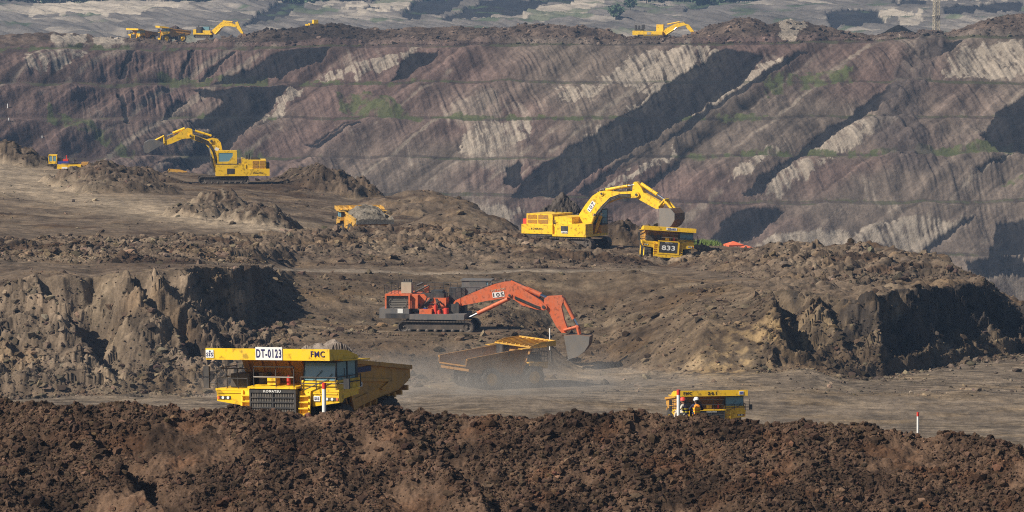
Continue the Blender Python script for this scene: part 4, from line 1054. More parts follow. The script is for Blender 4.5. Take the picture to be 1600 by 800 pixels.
b = MB(); b.box(1.9, 4.0, 1.25, 2.9, 3.15, 3.35); b.box(1.9, 3.9, 1.25, 2.9, 5.15, 5.3); b.box(1.9, 2.1, 1.25, 2.9, 3.35, 5.15)
for x in (2.9, 3.82):
    for y in (1.25, 2.82): b.box(x, x + .1, y, y + .08, 3.35, 5.15)
cb = b.build("cab", M_BLK, t)
b = MB(); b.box(2.1, 3.86, 1.28, 1.3, 3.35, 5.14); b.box(3.86, 3.88, 1.33, 2.82, 3.35, 5.14); b.box(2.1, 3.86, 2.85, 2.87, 3.35, 5.14); b.build("window", M_GLS, cb)
deck_rails(t, [[(4.05, 1.2), (4.6, 1.2), (4.6, 2.95), (2.0, 2.95)]], 3.2, .95)
deck_rails(t, [[(-1.1, -2.9), (-.8, -2.9)]], 3.3, .5)
b = MB(); b.tube((-2.2, 1.4, 4.62), (-2.2, 1.4, 5.3), .16, 10); b.tube((-3.2, 1.4, 4.62), (-3.2, 1.4, 5.1), .2, 10); b.build("exhaust", M_BLK, t)
b = MB(); b.box(-6.01, -5.4, -2.6, -2.0, 3.21, 3.9); b.build("red_box", M_RED, t)
boom = q([(560, 405), (590, 330), (640, 250), (690, 185), (745, 148), (800, 140), (900, 148), (1020, 138), (1052, 165), (1035, 190), (900, 198), (830, 225), (775, 252), (735, 292), (700, 345), (655, 425), (610, 440)])
arm = q([(998, 78), (1012, 66), (1030, 70), (1062, 112), (1080, 150), (1200, 215), (1222, 245), (1205, 272), (1180, 274), (1140, 255), (1030, 196), (994, 140)])
bo, am = booms(t, boom, arm, .55, .38, M_YEL, [q([(598, 415)])[0] + (.42,), q([(1033, 165)])[0] + (.36,), q([(765, 165)])[0] + (.3,)], q([(655, 235), (700, 178), (750, 140), (800, 132), (900, 140), (1000, 130)]))
b = MB()
for k in (-.2, -.02, .16): b.path([(x, -.62, z + k) for x, z in q([(722, 330), (770, 268), (830, 205), (900, 178), (985, 172)])], .07, 6)
b.build("dark_boom_line", M_BLK, bo)  # tubes added to darken the boom side where shade and grease show
cylinder(t, q([(790, 135)])[0], q([(1008, 90)])[0], (-.3, .3), .2, M_YEL, "arm_cylinder", .74)
cylinder(t, q([(1052, 82)])[0], q([(1240, 205)])[0], (0,), .24, M_YEL, "bucket_cylinder", .62)
cylinder(t, q([(668, 480)])[0], q([(722, 320)])[0], (-.95, .95), .24, M_YEL, "boom_cylinder", .82)
b = MB(); l0, l1, l2, l3 = [q([k])[0] for k in ((1195, 255), (1243, 200), (1240, 205), (1300, 272))]
for s in (-.45, .45):
    b.tube((l0[0], s, l0[1]), (l1[0], s, l1[1]), .17, 8); b.tube((l2[0], s, l2[1]), (l3[0], s, l3[1]), .17, 8)
boss(b, l1[0], l1[1], .16, -.6, .6); b.build("bucket_link", M_YEL, t)
pl = plate(t, (q([(683, 268)])[0][0], -.575, q([(683, 268)])[0][1]), (.56, 0, .83), (-.83, 0, .56), 1.5, .62, M_WHT)
c0 = q([(683, 268)])[0]
lettering("107", M_INK, pl, (c0[0], -.61, c0[1]), (.56, 0, .83), (-.83, 0, .56), w=1.3, h=.46, bold=.012)
lettering("KOMATSU", M_DRK, t, (-3.6, -3.01, 2.62), (1, 0, 0), (0, 0, 1), w=1.9, h=.26, bold=.03)
lettering("KOMATSU", M_DRK, t, (.6, -3.06, 2.28), (1, 0, 0), (0, 0, 1), w=.8, h=.12, bold=.02)
bucket(t, q([(1225, 262), (1312, 262), (1345, 300), (1345, 350), (1320, 395), (1270, 430), (1235, 436)]), -1.45, 1.45, M_STEEL, M_BRN, 6, (-.9, -.45))

# ---- orange excavator 105
p = at(688, 520, 580.0)
t = thing("excavator", "orange red excavator 105 with open engine bay lowering its bucket beside the dusty truck", "excavator", (p.x, p.y, level(p) - .15), R(-8), "mining excavators at work")
q = lambda pts: Pm(pts, 430, 412, 54.5, 55)
track_pair(t, -4.4, 4.2, 1.35, 2.5, 1.1)
b = MB(); b.box(-6.5, -3.1, -3.1, 3.1, 1.65, 2.75); b.build("counterweight", M_GRY, t)
MB().box(-5.8, -3.1, -3.13, -3.105, 1.67, 2.2).build("shadow_plate", M_BLK, t)  # thin black plate standing in for shadow low on the counterweight side
b = MB(); b.box(-3.1, 3.2, -3.1, 3.1, 1.55, 2.15); b.build("deck", M_GRY, t)
plate(t, (-4.1, -3.12, 2.5), (1, 0, 0), (0, 0, 1), .6, .5, M_WHT, "white_plate")
b = MB(); b.box(-5.9, -3.0, -2.9, -2.7, 4.2, 4.4)
for x in (-5.9, -3.2): b.box(x, x + .18, -2.9, -2.7, 2.75, 4.2)
b.box(-5.9, -3.0, 2.5, 2.7, 2.75, 4.4); b.box(-5.9, -3.0, -2.7, 2.5, 4.22, 4.36); b.box(-3.0, -2.2, -2.5, 2.6, 2.75, 4.3); b.build("radiator_housing", M_ORG, t)
b = MB(); b.box(-5.7, -3.2, -2.6, -2.5, 2.76, 4.2); rr = b.build("radiator", M_RAD, t)
b = MB()
for k in range(7): b.box(-5.7, -3.22, -2.66, -2.62, 2.9 + .19 * k, 2.94 + .19 * k)
for k in range(24):
    a = 2 * math.pi * k / 24; a2 = 2 * math.pi * (k + 1) / 24
    b.tube((-4.46 + 1.0 * math.cos(a), -2.7, 3.45 + .7 * math.sin(a)), (-4.46 + 1.0 * math.cos(a2), -2.7, 3.45 + .7 * math.sin(a2)), .03, 4)
b.build("fan_guard", M_STEEL, rr)
b = MB(); b.box(-4.3, -3.15, -1.2, .3, 4.4, 5.6); b.build("exhaust_silencer", M_BEI, t)
b = MB()
for k in range(4): b.tube((-4.1 + .28 * k, -.6, 5.6), (-4.1 + .28 * k, -.6, 5.95), .12, 8)
b.box(-4.2, -3.2, -.9, -.3, 5.55, 5.7); b.build("exhaust", M_BLK, t)
deck_rails(t, [[(-6.0, -2.6), (-5.2, -2.6), (-4.4, -2.6)], [(-6.0, 2.4), (-4.4, 2.4), (-2, 2.4), (0, 2.4), (1.6, 2.4)], [(-6.0, -2.6), (-6, 0), (-6, 2.4)]], 4.4, 1.0)
b = MB(); b.box(-2.2, .9, -1.6, 1.8, 2.15, 3.9); b.box(-2.0, -.6, -2.6, -1.6, 2.15, 2.7); b.prism([(-2.2, 3.9), (-1.2, 3.9), (-1.6, 4.3), (-2.2, 4.35)], -1.6, 1.8); b.build("machinery_housing", M_ORG, t)
b = MB()
rnd = random.Random(5)
for k in range(16):
    x = -2.1 + 2.8 * rnd.random(); z = 2.2 + 1.1 * rnd.random()
    b.tube((x, -1.75, z), (x + rnd.uniform(-.9, .9), -1.7 - .5 * rnd.random(), z + rnd.uniform(-.3, .9)), .05 + .05 * rnd.random(), 6)
b.prism([(-2.4, 2.2), (-2.1, 2.2), (-.6, 3.6), (-.6, 3.95), (-.9, 3.95)], -1.72, -1.61); b.prism([(-.35, 3.85), (-.1, 3.85), (.5, 2.3), (.2, 2.3)], -1.7, -1.61)
b.build("hydraulic_hose", M_BLK, t)
MB().tube((-1.35, -2.2, 2.16), (-1.35, -2.2, 2.75), .24, 12).build("blue_drum", M_BLU, t)
b = MB(); b.tube((1.0, -2.1, 2.15), (1.0, -2.1, 2.8), .3, 12); b.tube((-.2, -2.2, 2.15), (-.2, -2.2, 3.2), .16, 10); b.tube((.25, -2.4, 2.15), (.25, -2.4, 2.6), .14, 10); b.build("red_canister", M_RED, t)
b = MB(); b.box(-1.75, -1.25, -.6, .2, 4.45, 5.25); b.box(-1.6, -1.0, -.3, .3, 4.36, 4.45); b.build("hydraulic_tank", M_ORG, t)
b = MB(); b.box(-2.1, .6, -1.2, 1.6, 3.9, 4.4); b.box(-.9, .4, -1, .9, 4.4, 4.7); b.tube((-2.8, -.8, 4.5), (-1.2, -.8, 5.3), .1, 8); b.tube((-2.7, .1, 5.2), (-2.0, .1, 5.5), .12, 8); b.build("engine", M_BLK, t)
b = MB(); b.box(.9, 2.7, .8, 2.9, 2.15, 4.9); b.box(.95, 2.3, -1.2, .8, 2.15, 3.2); b.build("cab_base", M_BLK, t)
b = MB(); b.box(2.3, 5.4, 1.0, 3.0, 4.95, 5.15); b.box(2.2, 5.75, .9, 3.1, 5.7, 5.86); b.box(2.3, 3.2, 1.0, 3.0, 5.15, 5.7)
for x in (4.2, 5.3):
    for y in (1.0, 2.9): b.box(x, x + .1, y, y + .1, 5.15, 5.7)
b.box(2.7, 4.9, 1.05, 2.9, 3.6, 4.95)
cb = b.build("cab", M_GRY, t)
b = MB(); b.box(3.2, 5.35, 1.04, 1.06, 5.15, 5.69); b.box(5.33, 5.35, 1.1, 2.9, 5.15, 5.69); b.build("window", M_GLS, cb)
louvre(cb, 3.2, 5.1, 1.02, 5.16, 5.66, M_STEEL, 4, "window_bars")
deck_rails(t, [[(.9, -1.0), (1.9, -1.0), (2.2, .7)], [(1.0, 2.9), (2.6, 2.9)]], 4.0, 1.0)
boom = q([(522, 240), (530, 214), (640, 165), (760, 116), (840, 95), (885, 94), (930, 128), (1000, 172), (1070, 215), (1095, 250), (1080, 272), (1040, 268), (950, 244), (900, 210), (862, 192), (720, 217), (545, 252)])
arm = q([(1082, 200), (1100, 185), (1190, 180), (1203, 200), (1188, 250), (1206, 330), (1226, 385), (1215, 412), (1190, 412), (1155, 370), (1118, 300), (1078, 240)])
bo, am = booms(t, boom, arm, .6, .45, M_ORG, [q([(540, 235)])[0] + (.4,), q([(1080, 250)])[0] + (.38,), q([(868, 180)])[0] + (.28,)], q([(600, 178), (700, 132), (800, 98), (870, 84)]))
b = MB()
for k in (-.12, .04): b.path([(x, -.67, z + k) for x, z in q([(900, 190), (960, 215), (1030, 245), (1062, 255)])], .08, 6)
b.build("dark_boom_line", M_BLK, bo)
cylinder(t, q([(872, 98)])[0], q([(1095, 195)])[0], (-.32, .32), .24, M_ORG, "arm_cylinder", .8)
cylinder(t, q([(1195, 195)])[0], q([(1288, 372)])[0], (-.22, .22), .2, M_ORG, "bucket_cylinder", .7)
cylinder(t, q([(858, 203)])[0], q([(600, 328)])[0], (-.95, .95), .24, M_ORG, "boom_cylinder", .7)
b = MB(); l0, l1, l3 = [q([k])[0] for k in ((1205, 395), (1288, 372), (1300, 425))]
for s in (-.5, .5): b.tube((l0[0], s, l0[1]), (l1[0], s, l1[1]), .17, 8); b.tube((l1[0], s, l1[1]), (l3[0], s, l3[1]), .17, 8)
boss(b, l1[0], l1[1], .16, -.65, .65); b.build("bucket_link", M_ORG, t)
c0 = q([(798, 176)])[0]
pl = plate(t, (c0[0], -.625, c0[1]), (1, 0, .12), (-.12, 0, 1), 1.35, .6, M_WHT)
lettering("105", M_DRK, pl, (c0[0], -.66, c0[1]), (1, 0, .12), (-.12, 0, 1), w=1.2, h=.44, bold=.012)
c0 = q([(798, 146)])[0]
lettering("HITACHI", M_BEI, t, (c0[0], -.62, c0[1]), (1, 0, .2), (-.2, 0, 1), w=1.6, h=.26, bold=.02)
bucket(t, q([(1212, 424), (1300, 420), (1372, 428), (1366, 480), (1340, 520), (1300, 552), (1240, 572)]), -1.6, 1.6, M_STEEL, M_BRN, 6, (-1, -.55))
# ---- left excavator, boom to the left, cab side towards us
p = at(363, 285, 797.0)
t = thing("excavator", "yellow excavator facing left on the bench with its bucket stretched out", "excavator", (p.x, p.y, level(p)), R(184), "mining excavators at work")
q = lambda pts: [((1000 - a) / 61.8, (650 - b_) / 61.8) for a, b_ in pts]
track_pair(t, -2.6, 5.3, 1.2, 2.1, .9)
b = MB(); b.box(-5.75, -2.1, -2.7, 2.7, 1.3, 2.4); b.build("counterweight", M_YEL, t)
b = MB(); b.box(-2.1, 2.6, -2.7, 2.7, 1.28, 3.08); b.build("deck_housing", M_YEL, t)
b = MB(); b.box(-5.2, -2.9, -2.6, 2.6, 2.4, 3.75); b.prism([(-2.9, 2.4), (-2.9, 3.75), (-2.6, 3.72), (-1.45, 3.98), (-1.45, 2.4)], -2.6, 2.6); eh = b.build("engine_housing", M_YEL, t)
for x0, x1 in ((-5.05, -4.2), (-4.05, -3.1)):
    for z0, z1 in ((2.5, 3.0), (3.1, 3.65)): louvre(eh, x0, x1, 2.6, z0, z1, M_BODY, 5, s=1)
MB().box(-5.74, -5.22, -2.2, 2.0, 2.41, 3.3).build("rear_guard", M_BLK, t)
b = MB(); b.box(-.3, .85, 2.71, 2.74, 1.65, 2.45); b.build("vent_panel", M_BLK, t)
b = MB(); b.box(-.9, 2.6, .9, 2.72, 3.085, 3.2); b.build("cab_floor", M_BLK, t)
b = MB(); b.prism([(-.7, 3.2), (-.7, 5.0), (-.5, 5.25), (2.25, 5.25), (2.35, 5.05), (2.15, 5.05), (2.1, 4.9), (-.05, 4.9), (-.05, 4.4), (.6, 3.55), (2.1, 3.5), (2.15, 3.2)], 2.55, 2.65)
b.prism([(-.7, 3.2), (-.7, 5.0), (-.5, 5.25), (2.25, 5.25), (2.35, 5.05), (2.15, 5.05), (2.1, 4.9), (-.05, 4.9), (-.05, 4.4), (.6, 3.55), (2.1, 3.5), (2.15, 3.2)], 1.0, 1.1)
b.box(-.68, 2.24, 1.1, 2.55, 5.1, 5.24); b.box(-.7, -.55, 1.1, 2.55, 3.2, 5.0)
for y in (1.0, 2.56): b.prism([(2.16, 3.2), (2.32, 3.2), (2.34, 5.04), (2.18, 5.04)], y, y + .09)
cb = b.build("cab", M_YEL, t)
b = MB(); b.box(-.05, 2.14, 2.58, 2.6, 3.52, 4.9); b.box(-.05, 2.14, 1.04, 1.06, 3.52, 4.9); b.box(2.22, 2.24, 1.12, 2.54, 3.25, 5.04); b.build("window", M_GLS, cb)
deck_rails(t, [[(-1.2, 2.6), (-.75, 2.6)], [(2.6, -2.4), (.5, -2.4), (-1.2, -2.4)]], 3.1, .8)
b = MB(); b.tube((-2.6, .4, 3.7), (-2.6, .4, 4.7), .14, 10); b.tube((-2.2, -.4, 3.7), (-2.2, -.4, 4.4), .2, 10); b.prism([(-4.4, 3.76), (-2.8, 3.76), (-3.0, 4.25), (-3.6, 4.2)], -2, 1); b.build("exhaust", M_BLK, t)
boom = q([(915, 480), (905, 330), (890, 255), (860, 218), (810, 208), (755, 222), (700, 205), (610, 170), (585, 190), (600, 218), (680, 245), (740, 265), (775, 310), (805, 380), (822, 500)])
arm = q([(615, 125), (575, 112), (520, 140), (440, 195), (360, 235), (338, 262), (352, 280), (420, 262), (520, 218), (600, 212), (622, 185)])
bo, am = booms(t, boom, arm, .5, .36, M_YEL, [q([(870, 470)])[0] + (.38,), q([(600, 190)])[0] + (.33,), q([(800, 240)])[0] + (.4,)], q([(895, 330), (880, 250), (850, 208), (800, 198), (720, 200)]))
b = MB()
for k in (-.24, -.06, .12, .28): b.path([(x, .57, z + k) for x, z in q([(850, 440), (815, 330), (775, 262), (700, 228), (640, 205)])], .07, 6)
b.build("dark_boom_line", M_BLK, bo)
cylinder(t, q([(800, 190)])[0], q([(600, 128)])[0], (-.25, .25), .18, M_YEL, "arm_cylinder", .75)
cylinder(t, q([(545, 118)])[0], q([(372, 188)])[0], (0,), .22, M_YEL, "bucket_cylinder", .62)
cylinder(t, q([(830, 540)])[0], q([(775, 300)])[0], (-.85, .85), .2, M_BLK, "boom_cylinder", .6)
b = MB(); l0, l1, l3 = [q([k])[0] for k in ((350, 258), (345, 190), (262, 232))]
for s in (-.4, .4): b.tube((l0[0], s, l0[1]), (l1[0], s, l1[1]), .14, 8); b.tube((l1[0], s, l1[1]), (l3[0], s, l3[1]), .14, 8)
b.build("bucket_link", M_YEL, t)
bucket(t, q([(345, 262), (262, 226), (200, 228), (158, 252), (146, 300), (156, 345), (190, 352)]), -1.3, 1.3, M_GRY, M_GRY, 6, (-.9, .45))
lettering("KOMATSU", M_DRK, t, (-3.9, 2.71, 1.75), (-1, 0, 0), (0, 0, 1), w=1.5, h=.2, bold=.03)
plate(t, (q([(852, 318)])[0][0], .53, q([(852, 318)])[0][1]), (-1, 0, -.5), (-.5, 0, 1), .6, .5, M_WHT, "number_plate")

# ---- excavators on the skyline
def far_exc(label, px, row, Y, q, boom, arm, buck, y_body, tdir, extra):
    p = at(px, row, Y)
    t = thing("excavator", label, "excavator", (p.x, p.y, p.z), R(-12), "mining excavators at work")
    track_pair(t, *y_body["track"])
    for nm, boxes, m in y_body["boxes"]:
        b = MB()
        for bx in boxes: b.box(*bx)
        b.build(nm, m, t)
    booms(t, q(boom), q(arm), .45, .35, M_YEL, [q([boom[0]])[0] + (.35,)])
    for a_, c_, ys, nm in extra: cylinder(t, q([a_])[0], q([c_])[0], ys, .2, M_YEL, nm, .7)
    bucket(t, q(buck), -1.2, 1.2, M_BRN, M_BRN, 5, tdir)
    return t
q = lambda pts: [((a - 650) / 23.2, (183 - b_) / 23.7) for a, b_ in pts]
far_exc("distant yellow excavator on the skyline digging beside two parked dump trucks", 318, 58.5, 1586.0, q,
        [(712, 150), (718, 128), (780, 74), (800, 64), (860, 76), (900, 94), (896, 108), (850, 100), (805, 100), (772, 124), (738, 156)],
        [(888, 72), (905, 64), (916, 90), (948, 150), (936, 158), (896, 112)],
        [(935, 152), (968, 156), (974, 170), (955, 182), (930, 176)],
        {"track": (-2.6, 2.6, .9, 1.6, .7), "boxes": [("counterweight", [(-2.9, -1.9, -1.6, 1.6, .9, 2.5)], M_YEL), ("deck_housing", [(-1.9, 3.0, -1.6, 1.6, .85, 1.4), (.2, 2.6, -1.6, -.2, 1.4, 2.2)], M_YEL),
          ("engine_housing", [(-1.9, -.3, -1.5, 1.5, 1.4, 3.2), (-1.6, -1.3, -.5, -.2, 3.2, 3.7)], M_BLK), ("cab", [(-.2, 1.7, .1, 1.5, 1.4, 3.3)], M_GLS)]}, (-.5, -.8),
        [((795, 62), (892, 72), (-.2, .2), "arm_cylinder"), ((740, 160), (790, 110), (-.6, .6), "boom_cylinder")])
q = lambda pts: [((a - 140) / 12.2, (150 - b_) / 12.6) for a, b_ in pts]
far_exc("distant yellow excavator with three black exhausts beside the spoil heap on the skyline", 1016, 59.5, 1587.0, q,
        [(186, 132), (200, 112), (240, 92), (270, 88), (280, 98), (250, 106), (216, 130), (200, 138)],
        [(270, 92), (290, 98), (312, 128), (304, 134), (282, 112)],
        [(300, 124), (318, 124), (322, 138), (308, 144), (298, 138)],
        {"track": (-3.6, 3.6, 1.1, 2.1, .9), "boxes": [("counterweight", [(-5.2, -1.8, -2.4, 2.4, .9, 2.3)], M_YEL), ("deck_housing", [(-1.8, 4.2, -2.4, 2.4, .75, 2.1)], M_YEL), ("panel", [(-.6, .6, -2.44, -2.41, 1.1, 1.9)], M_BEI),
          ("engine_housing", [(-4.6, -2.4, -2.2, 2.2, 2.3, 2.7)], M_BLK), ("exhaust", [(-4.7, -4.1, -.8, -.2, 2.7, 4.0), (-3.7, -3.1, -.8, -.2, 2.7, 3.9), (-2.6, -1.6, -.8, -.2, 2.7, 4.1)], M_BLK), ("cab", [(1.8, 4.0, .6, 2.3, 2.1, 4.2)], M_YEL)]}, (-.4, -.9),
        [((205, 96), (272, 82), (-.2, .2), "arm_cylinder"), ((200, 138), (245, 108), (-.8, .8), "boom_cylinder"), ((282, 96), (308, 122), (0,), "bucket_cylinder")])

# ---- low service machine on the left bench edge, and a small bulldozer on the skyline
p = at(108, 268, 829.0)
t = thing("crawler_tractor", "low yellow crawler machine with cab at its left end and blue engine parts", "crawler machine", (p.x, p.y, ground(p.x, p.y) - .1), R(180))
track_pair(t, -2.2, 2.4, .8, 1.0, .5)
b = MB(); b.box(1.9, 3.25, -.9, .9, .95, 1.35); b.box(1.9, 3.25, -.9, .9, 2.2, 2.42)
for x in (1.9, 2.5, 3.15):
    for y in (-.9, .8): b.box(x, x + .12, y, y + .1, 1.35, 2.2)
cb = b.build("cab", M_YEL, t)
b = MB(); b.box(2.03, 3.14, .83, .86, 1.35, 2.2); b.box(2.03, 3.14, -.86, -.83, 1.35, 2.2); b.build("window", M_GLS, cb)
b = MB(); b.box(-2.1, 1.8, .5, 1.6, .15, .85); b.box(-2.1, 1.8, -1.3, .5, .4, .8); b.build("side_frame", M_YEL, t)
b = MB(); b.box(-3.2, -2.1, -.9, 1.2, .3, 1.2); b.build("rear_box", M_BODY, t)
MB().box(0.0, 1.7, -.7, .9, .86, 1.35).build("engine", M_BLU, t)
b = MB(); b.box(.1, .95, -.5, .7, 1.36, 1.68); b.tube((.4, .2, 1.68), (.4, .2, 2.3), .08, 8); b.build("air_intake", M_RED, t)
b = MB(); b.box(1.0, 1.8, -.6, .6, 1.36, 1.9); b.tube((-1.0, 0, .8), (-.8, .3, 1.9), .07, 6); b.tube((-.6, .2, .8), (-1.2, 0, 1.6), .07, 6); b.build("hydraulic_hose", M_BLK, t)
plate(t, (.6, 1.61, .32), (-1, 0, 0), (0, 0, 1), .9, .28, M_WHT, "white_plate")
p = at(490, 47, 1594.0)
t = thing("bulldozer", "tiny yellow bulldozer on the skyline between the two distant excavators", "bulldozer", (p.x, p.y, ground(p.x, p.y) - .3), R(200))
track_pair(t, -1.6, 1.6, .9, 1.0, .6)
b = MB(); b.box(-1.4, 1.5, -.7, .7, .6, 1.5); b.build("engine_housing", M_YEL, t)
b = MB(); b.box(-1.3, .2, -.8, .8, 1.5, 2.6); b.build("cab", M_YEL, t)
b = MB(); b.prism([(2.1, .1), (2.25, .1), (2.1, .7), (2.25, 1.3), (2.1, 1.3), (1.95, .7)], -1.7, 1.7); b.box(1.4, 2.05, -.9, -.7, .4, .6); b.box(1.4, 2.05, .7, .9, .4, .6); b.build("blade", M_YEL, t)
# ------------------------------------------------------------------ people: one skinned body each, clothes as children
def person(label, loc, rz, spec, lean=0.0):
    t = thing("person", label, "person", loc, rz)
    V, E, RAD, PART = [], [], [], []
    def n(p, r, par, part):
        V.append(p); RAD.append(r); PART.append(part)
        if par is not None: E.append((par, len(V) - 1))
        return len(V) - 1
    pel = n((0, 0, .13), .145, None, "leg")
    sp = n((0, .02, .28), .13, pel, "torso"); ch = n((0, .05 + lean * .5, .45), .15, sp, "torso"); nb = n((0, .07 + lean, .575), .062, ch, "torso")
    hd = n((0, .10 + lean, .66), .082, nb, "skin"); ht = n((0, .11 + lean, .77), .095, hd, "skin"); n((0, .205 + lean, .685), .016, hd, "skin")
    for s in (-1, 1):
        n((s * .088, .10 + lean, .70), .02, hd, "skin")
        hp = n((s * .10, .05, .11), .105, pel, "leg"); kn = n((s * .17, .44, spec["knee"]), .07, hp, "leg"); an = n((s * .16, .52, -.12), .048, kn, "leg"); n((s * .17, .66, -.17), .04, an, "shoe")
        sh = n((s * .19, .06 + lean, .515), .07, ch, "sleeve")
        el, hand = spec["arms"][0 if s < 0 else 1]
        e = n(el, .048, sh, "sleeve"); w_ = n(hand, .032, e, "sleeve")
        d = (Vector(hand) - Vector(el)).normalized(); side = d.orthogonal().normalized(); oth = d.cross(side)
        pm = n(tuple(Vector(hand) + d * .06), .032, w_, "skin")
        for k in range(4):
            f0 = Vector(V[pm]) + side * (.022 * (k - 1.5)) + d * .03
            L_ = (.07, .085, .08, .06)[k]
            a = n(tuple(f0), .0095, pm, "skin"); b = n(tuple(f0 + d * L_ * .55 + oth * .012), .009, a, "skin"); n(tuple(f0 + d * L_ * .85 + oth * .035), .008, b, "skin")
        th = n(tuple(Vector(V[w_]) + d * .03 + side * .035), .011, w_, "skin"); n(tuple(Vector(V[w_]) + d * .07 + side * .055 + oth * .02), .009, th, "skin")
    me = bpy.data.meshes.new("body"); me.from_pydata(V, E, [])
    ob = bpy.data.objects.new("body_tmp", me); COL.objects.link(ob)
    sk = ob.modifiers.new("s", 'SKIN'); ss = ob.modifiers.new("ss", 'SUBSURF'); ss.levels = 1
    for i, d in enumerate(me.skin_vertices[0].data): d.radius = (RAD[i], RAD[i] * (1.25 if False else 1)); d.use_root = (i == 0)
    dg = bpy.context.evaluated_depsgraph_get()
    m2 = bpy.data.meshes.new_from_object(ob.evaluated_get(dg)); bpy.data.objects.remove(ob)
    m2.name = "body"; m2.materials.clear()
    order = ["skin", "torso", "sleeve", "leg", "shoe"]
    for k in order: m2.materials.append(spec["mats"][k])
    VV = np.array(V)
    for f in m2.polygons:
        c = np.array(f.center); i = int(np.argmin(((VV - c) ** 2).sum(1) / (np.array(RAD) + .03) ** 2)); f.material_index = order.index(PART[i]); f.use_smooth = True
    link(bpy.data.objects.new("body", m2), t)
    # vest
    b = MB(); k = 16; rings = [(.10, .155, .135, 0), (.25, .165, .14, .02), (.40, .19, .15, .04 + lean * .4), (.50, .195, .13, .06 + lean * .8), (.57, .12, .085, .07 + lean)]
    v = [(rx * math.cos(2 * math.pi * i / k), yo + ry * math.sin(2 * math.pi * i / k), z) for z, rx, ry, yo in rings for i in range(k)]
    b.add(v, [(j * k + i, j * k + (i + 1) % k, (j + 1) * k + (i + 1) % k, (j + 1) * k + i) for j in range(len(rings) - 1) for i in range(k)], True)
    ve = b.build("vest", spec["vest"], t)
    b = MB()
    for z0, z1 in ((.2, .25), (.34, .38)):
        f = lambda z: np.interp(z, [r[0] for r in rings], [r[1] for r in rings]) + .006; g = lambda z: np.interp(z, [r[0] for r in rings], [r[2] for r in rings]) + .006; yo = lambda z: np.interp(z, [r[0] for r in rings], [r[3] for r in rings])
        v = [(f(z) * math.cos(2 * math.pi * i / k), yo(z) + g(z) * math.sin(2 * math.pi * i / k), z) for z in (z0, z1) for i in range(k)]
        b.add(v, [(i, (i + 1) % k, k + (i + 1) % k, k + i) for i in range(k)], True)
    b.build("reflective_stripe", spec["stripe"], ve)
    b = MB(); rr = [(.155, -.01), (.152, .0), (.128, .012), (.124, .05), (.105, .10), (.06, .135), (.001, .145)]
    v = [(r * math.cos(2 * math.pi * i / k), r * 1.1 * math.sin(2 * math.pi * i / k) + .11 + lean, .755 + z) for r, z in rr for i in range(k)]
    b.add(v, [(j * k + i, j * k + (i + 1) % k, (j + 1) * k + (i + 1) % k, (j + 1) * k + i) for j in range(len(rr) - 1) for i in range(k)], True)
    b.build("helmet", spec["helmet"], t)
    b = MB(); b.tube((0, .03 + lean, .66), (0, .0 + lean, .78), .085, 10, .1); b.build("hair", M_BLK, t)
    return t
p = at(1072, 646, 237.3)
g0 = ground(p.x, p.y)
person("person in red helmet and cream sleeves sitting on the mound beside the white post", (p.x, p.y, zr(620.5, 237.3) - .90), R(62),
       {"knee": .22, "arms": [((-.34, .12, .36), (-.38, .34, .28)), ((.30, .18, .30), (.18, .40, .28))], "mats": {"skin": M_SKN, "torso": M_NAV, "sleeve": M_CLO, "leg": M_CLO, "shoe": M_BLK}, "vest": M_NAV, "stripe": M_HYL, "helmet": M_RED}, .06)
p = at(1089, 646, 237.2)
person("person in white helmet and orange vest sitting on the mound with back to the camera", (p.x, p.y, zr(620.5, 237.2) - .90), R(12),
       {"knee": .25, "arms": [((-.33, .15, .30), (-.30, .38, .26)), ((.33, .15, .30), (.22, .40, .30))], "mats": {"skin": M_SKN, "torso": M_NAV, "sleeve": M_NAV, "leg": M_NAV, "shoe": M_BLK}, "vest": M_HIV, "stripe": M_HYL, "helmet": M_WHT}, .02)

# ------------------------------------------------------------------ posts and stakes
def marker(px, rt, rb, Y, w, label, red=True, name="marker_post"):
    a = at(px, rb, Y); top = at(px, rt, Y).z
    t = thing(name, label, "marker post" if red else "stake", (a.x, a.y, a.z), 0, "red topped marker posts" if red else "white survey stakes")
    h = top - a.z
    MB().tube((0, 0, -.5), (0, 0, h * (.8 if red else 1)), w / 2, 10).build("post", M_WHT, t)
    if red: MB().tube((0, 0, h * .8), (0, 0, h), w / 2 + .008, 10).build("red_band", M_RED, t)
marker(506.5, 598, 644, 236.2, .19, "white post with red top standing on the mound before the big DT-0123 truck")
marker(1060, 609, 648, 236.6, .16, "white post with red top beside the two seated people")
marker(1434, 644, 676, 236.8, .10, "white post with red top standing alone at the low end of the mound")
for px, rt, rb, Y, lb in ((33, 237, 251, 843, "white stake nearest the crawler machine on the left bench edge"), (732, 322, 337, 772, "white stake on the smooth berm behind the loaded truck"),
                      (859, 513, 540, 574, "thin white pole standing beside the orange excavator's bucket")):
    marker(px, rt, rb, Y, .14, lb, False, "survey_stake")
for px, rt, row, lb in ((12, 162, 170, "topmost white stake up the left side slope"), (14, 184, 194, "middle white stake of the three on the left side slope"), (66, 212, 220, "small white stake low on the left side slope")):
    Ys = np.arange(1200, 1560, 1.5); X_ = np.full(Ys.shape, (px - 800) / F / .9985) * Ys
    zz = base(np.full(Ys.shape, float(px)), Ys)[0]; rws = rowz(zz, Ys); i = int(np.argmax(rws <= row)); Y = float(Ys[i])
    marker(px, rt, row + 1, Y, .26, lb, False, "survey_stake")
p = at(172, 290, 784)
t = thing("warning_sign", "small faint triangular sign on a thin stick above the dirt heap", "sign", (p.x, p.y, ground(p.x, p.y) - .2), 0)
MB().tube((0, 0, 0), (0, 0, 1.9), .06, 6).build("stick", M_STEEL, t); MB().prism([(-.5, 2.1), (.5, 2.1), (0, 1.2)], -.09, -.06).build("sign_board", M_STEEL, t)

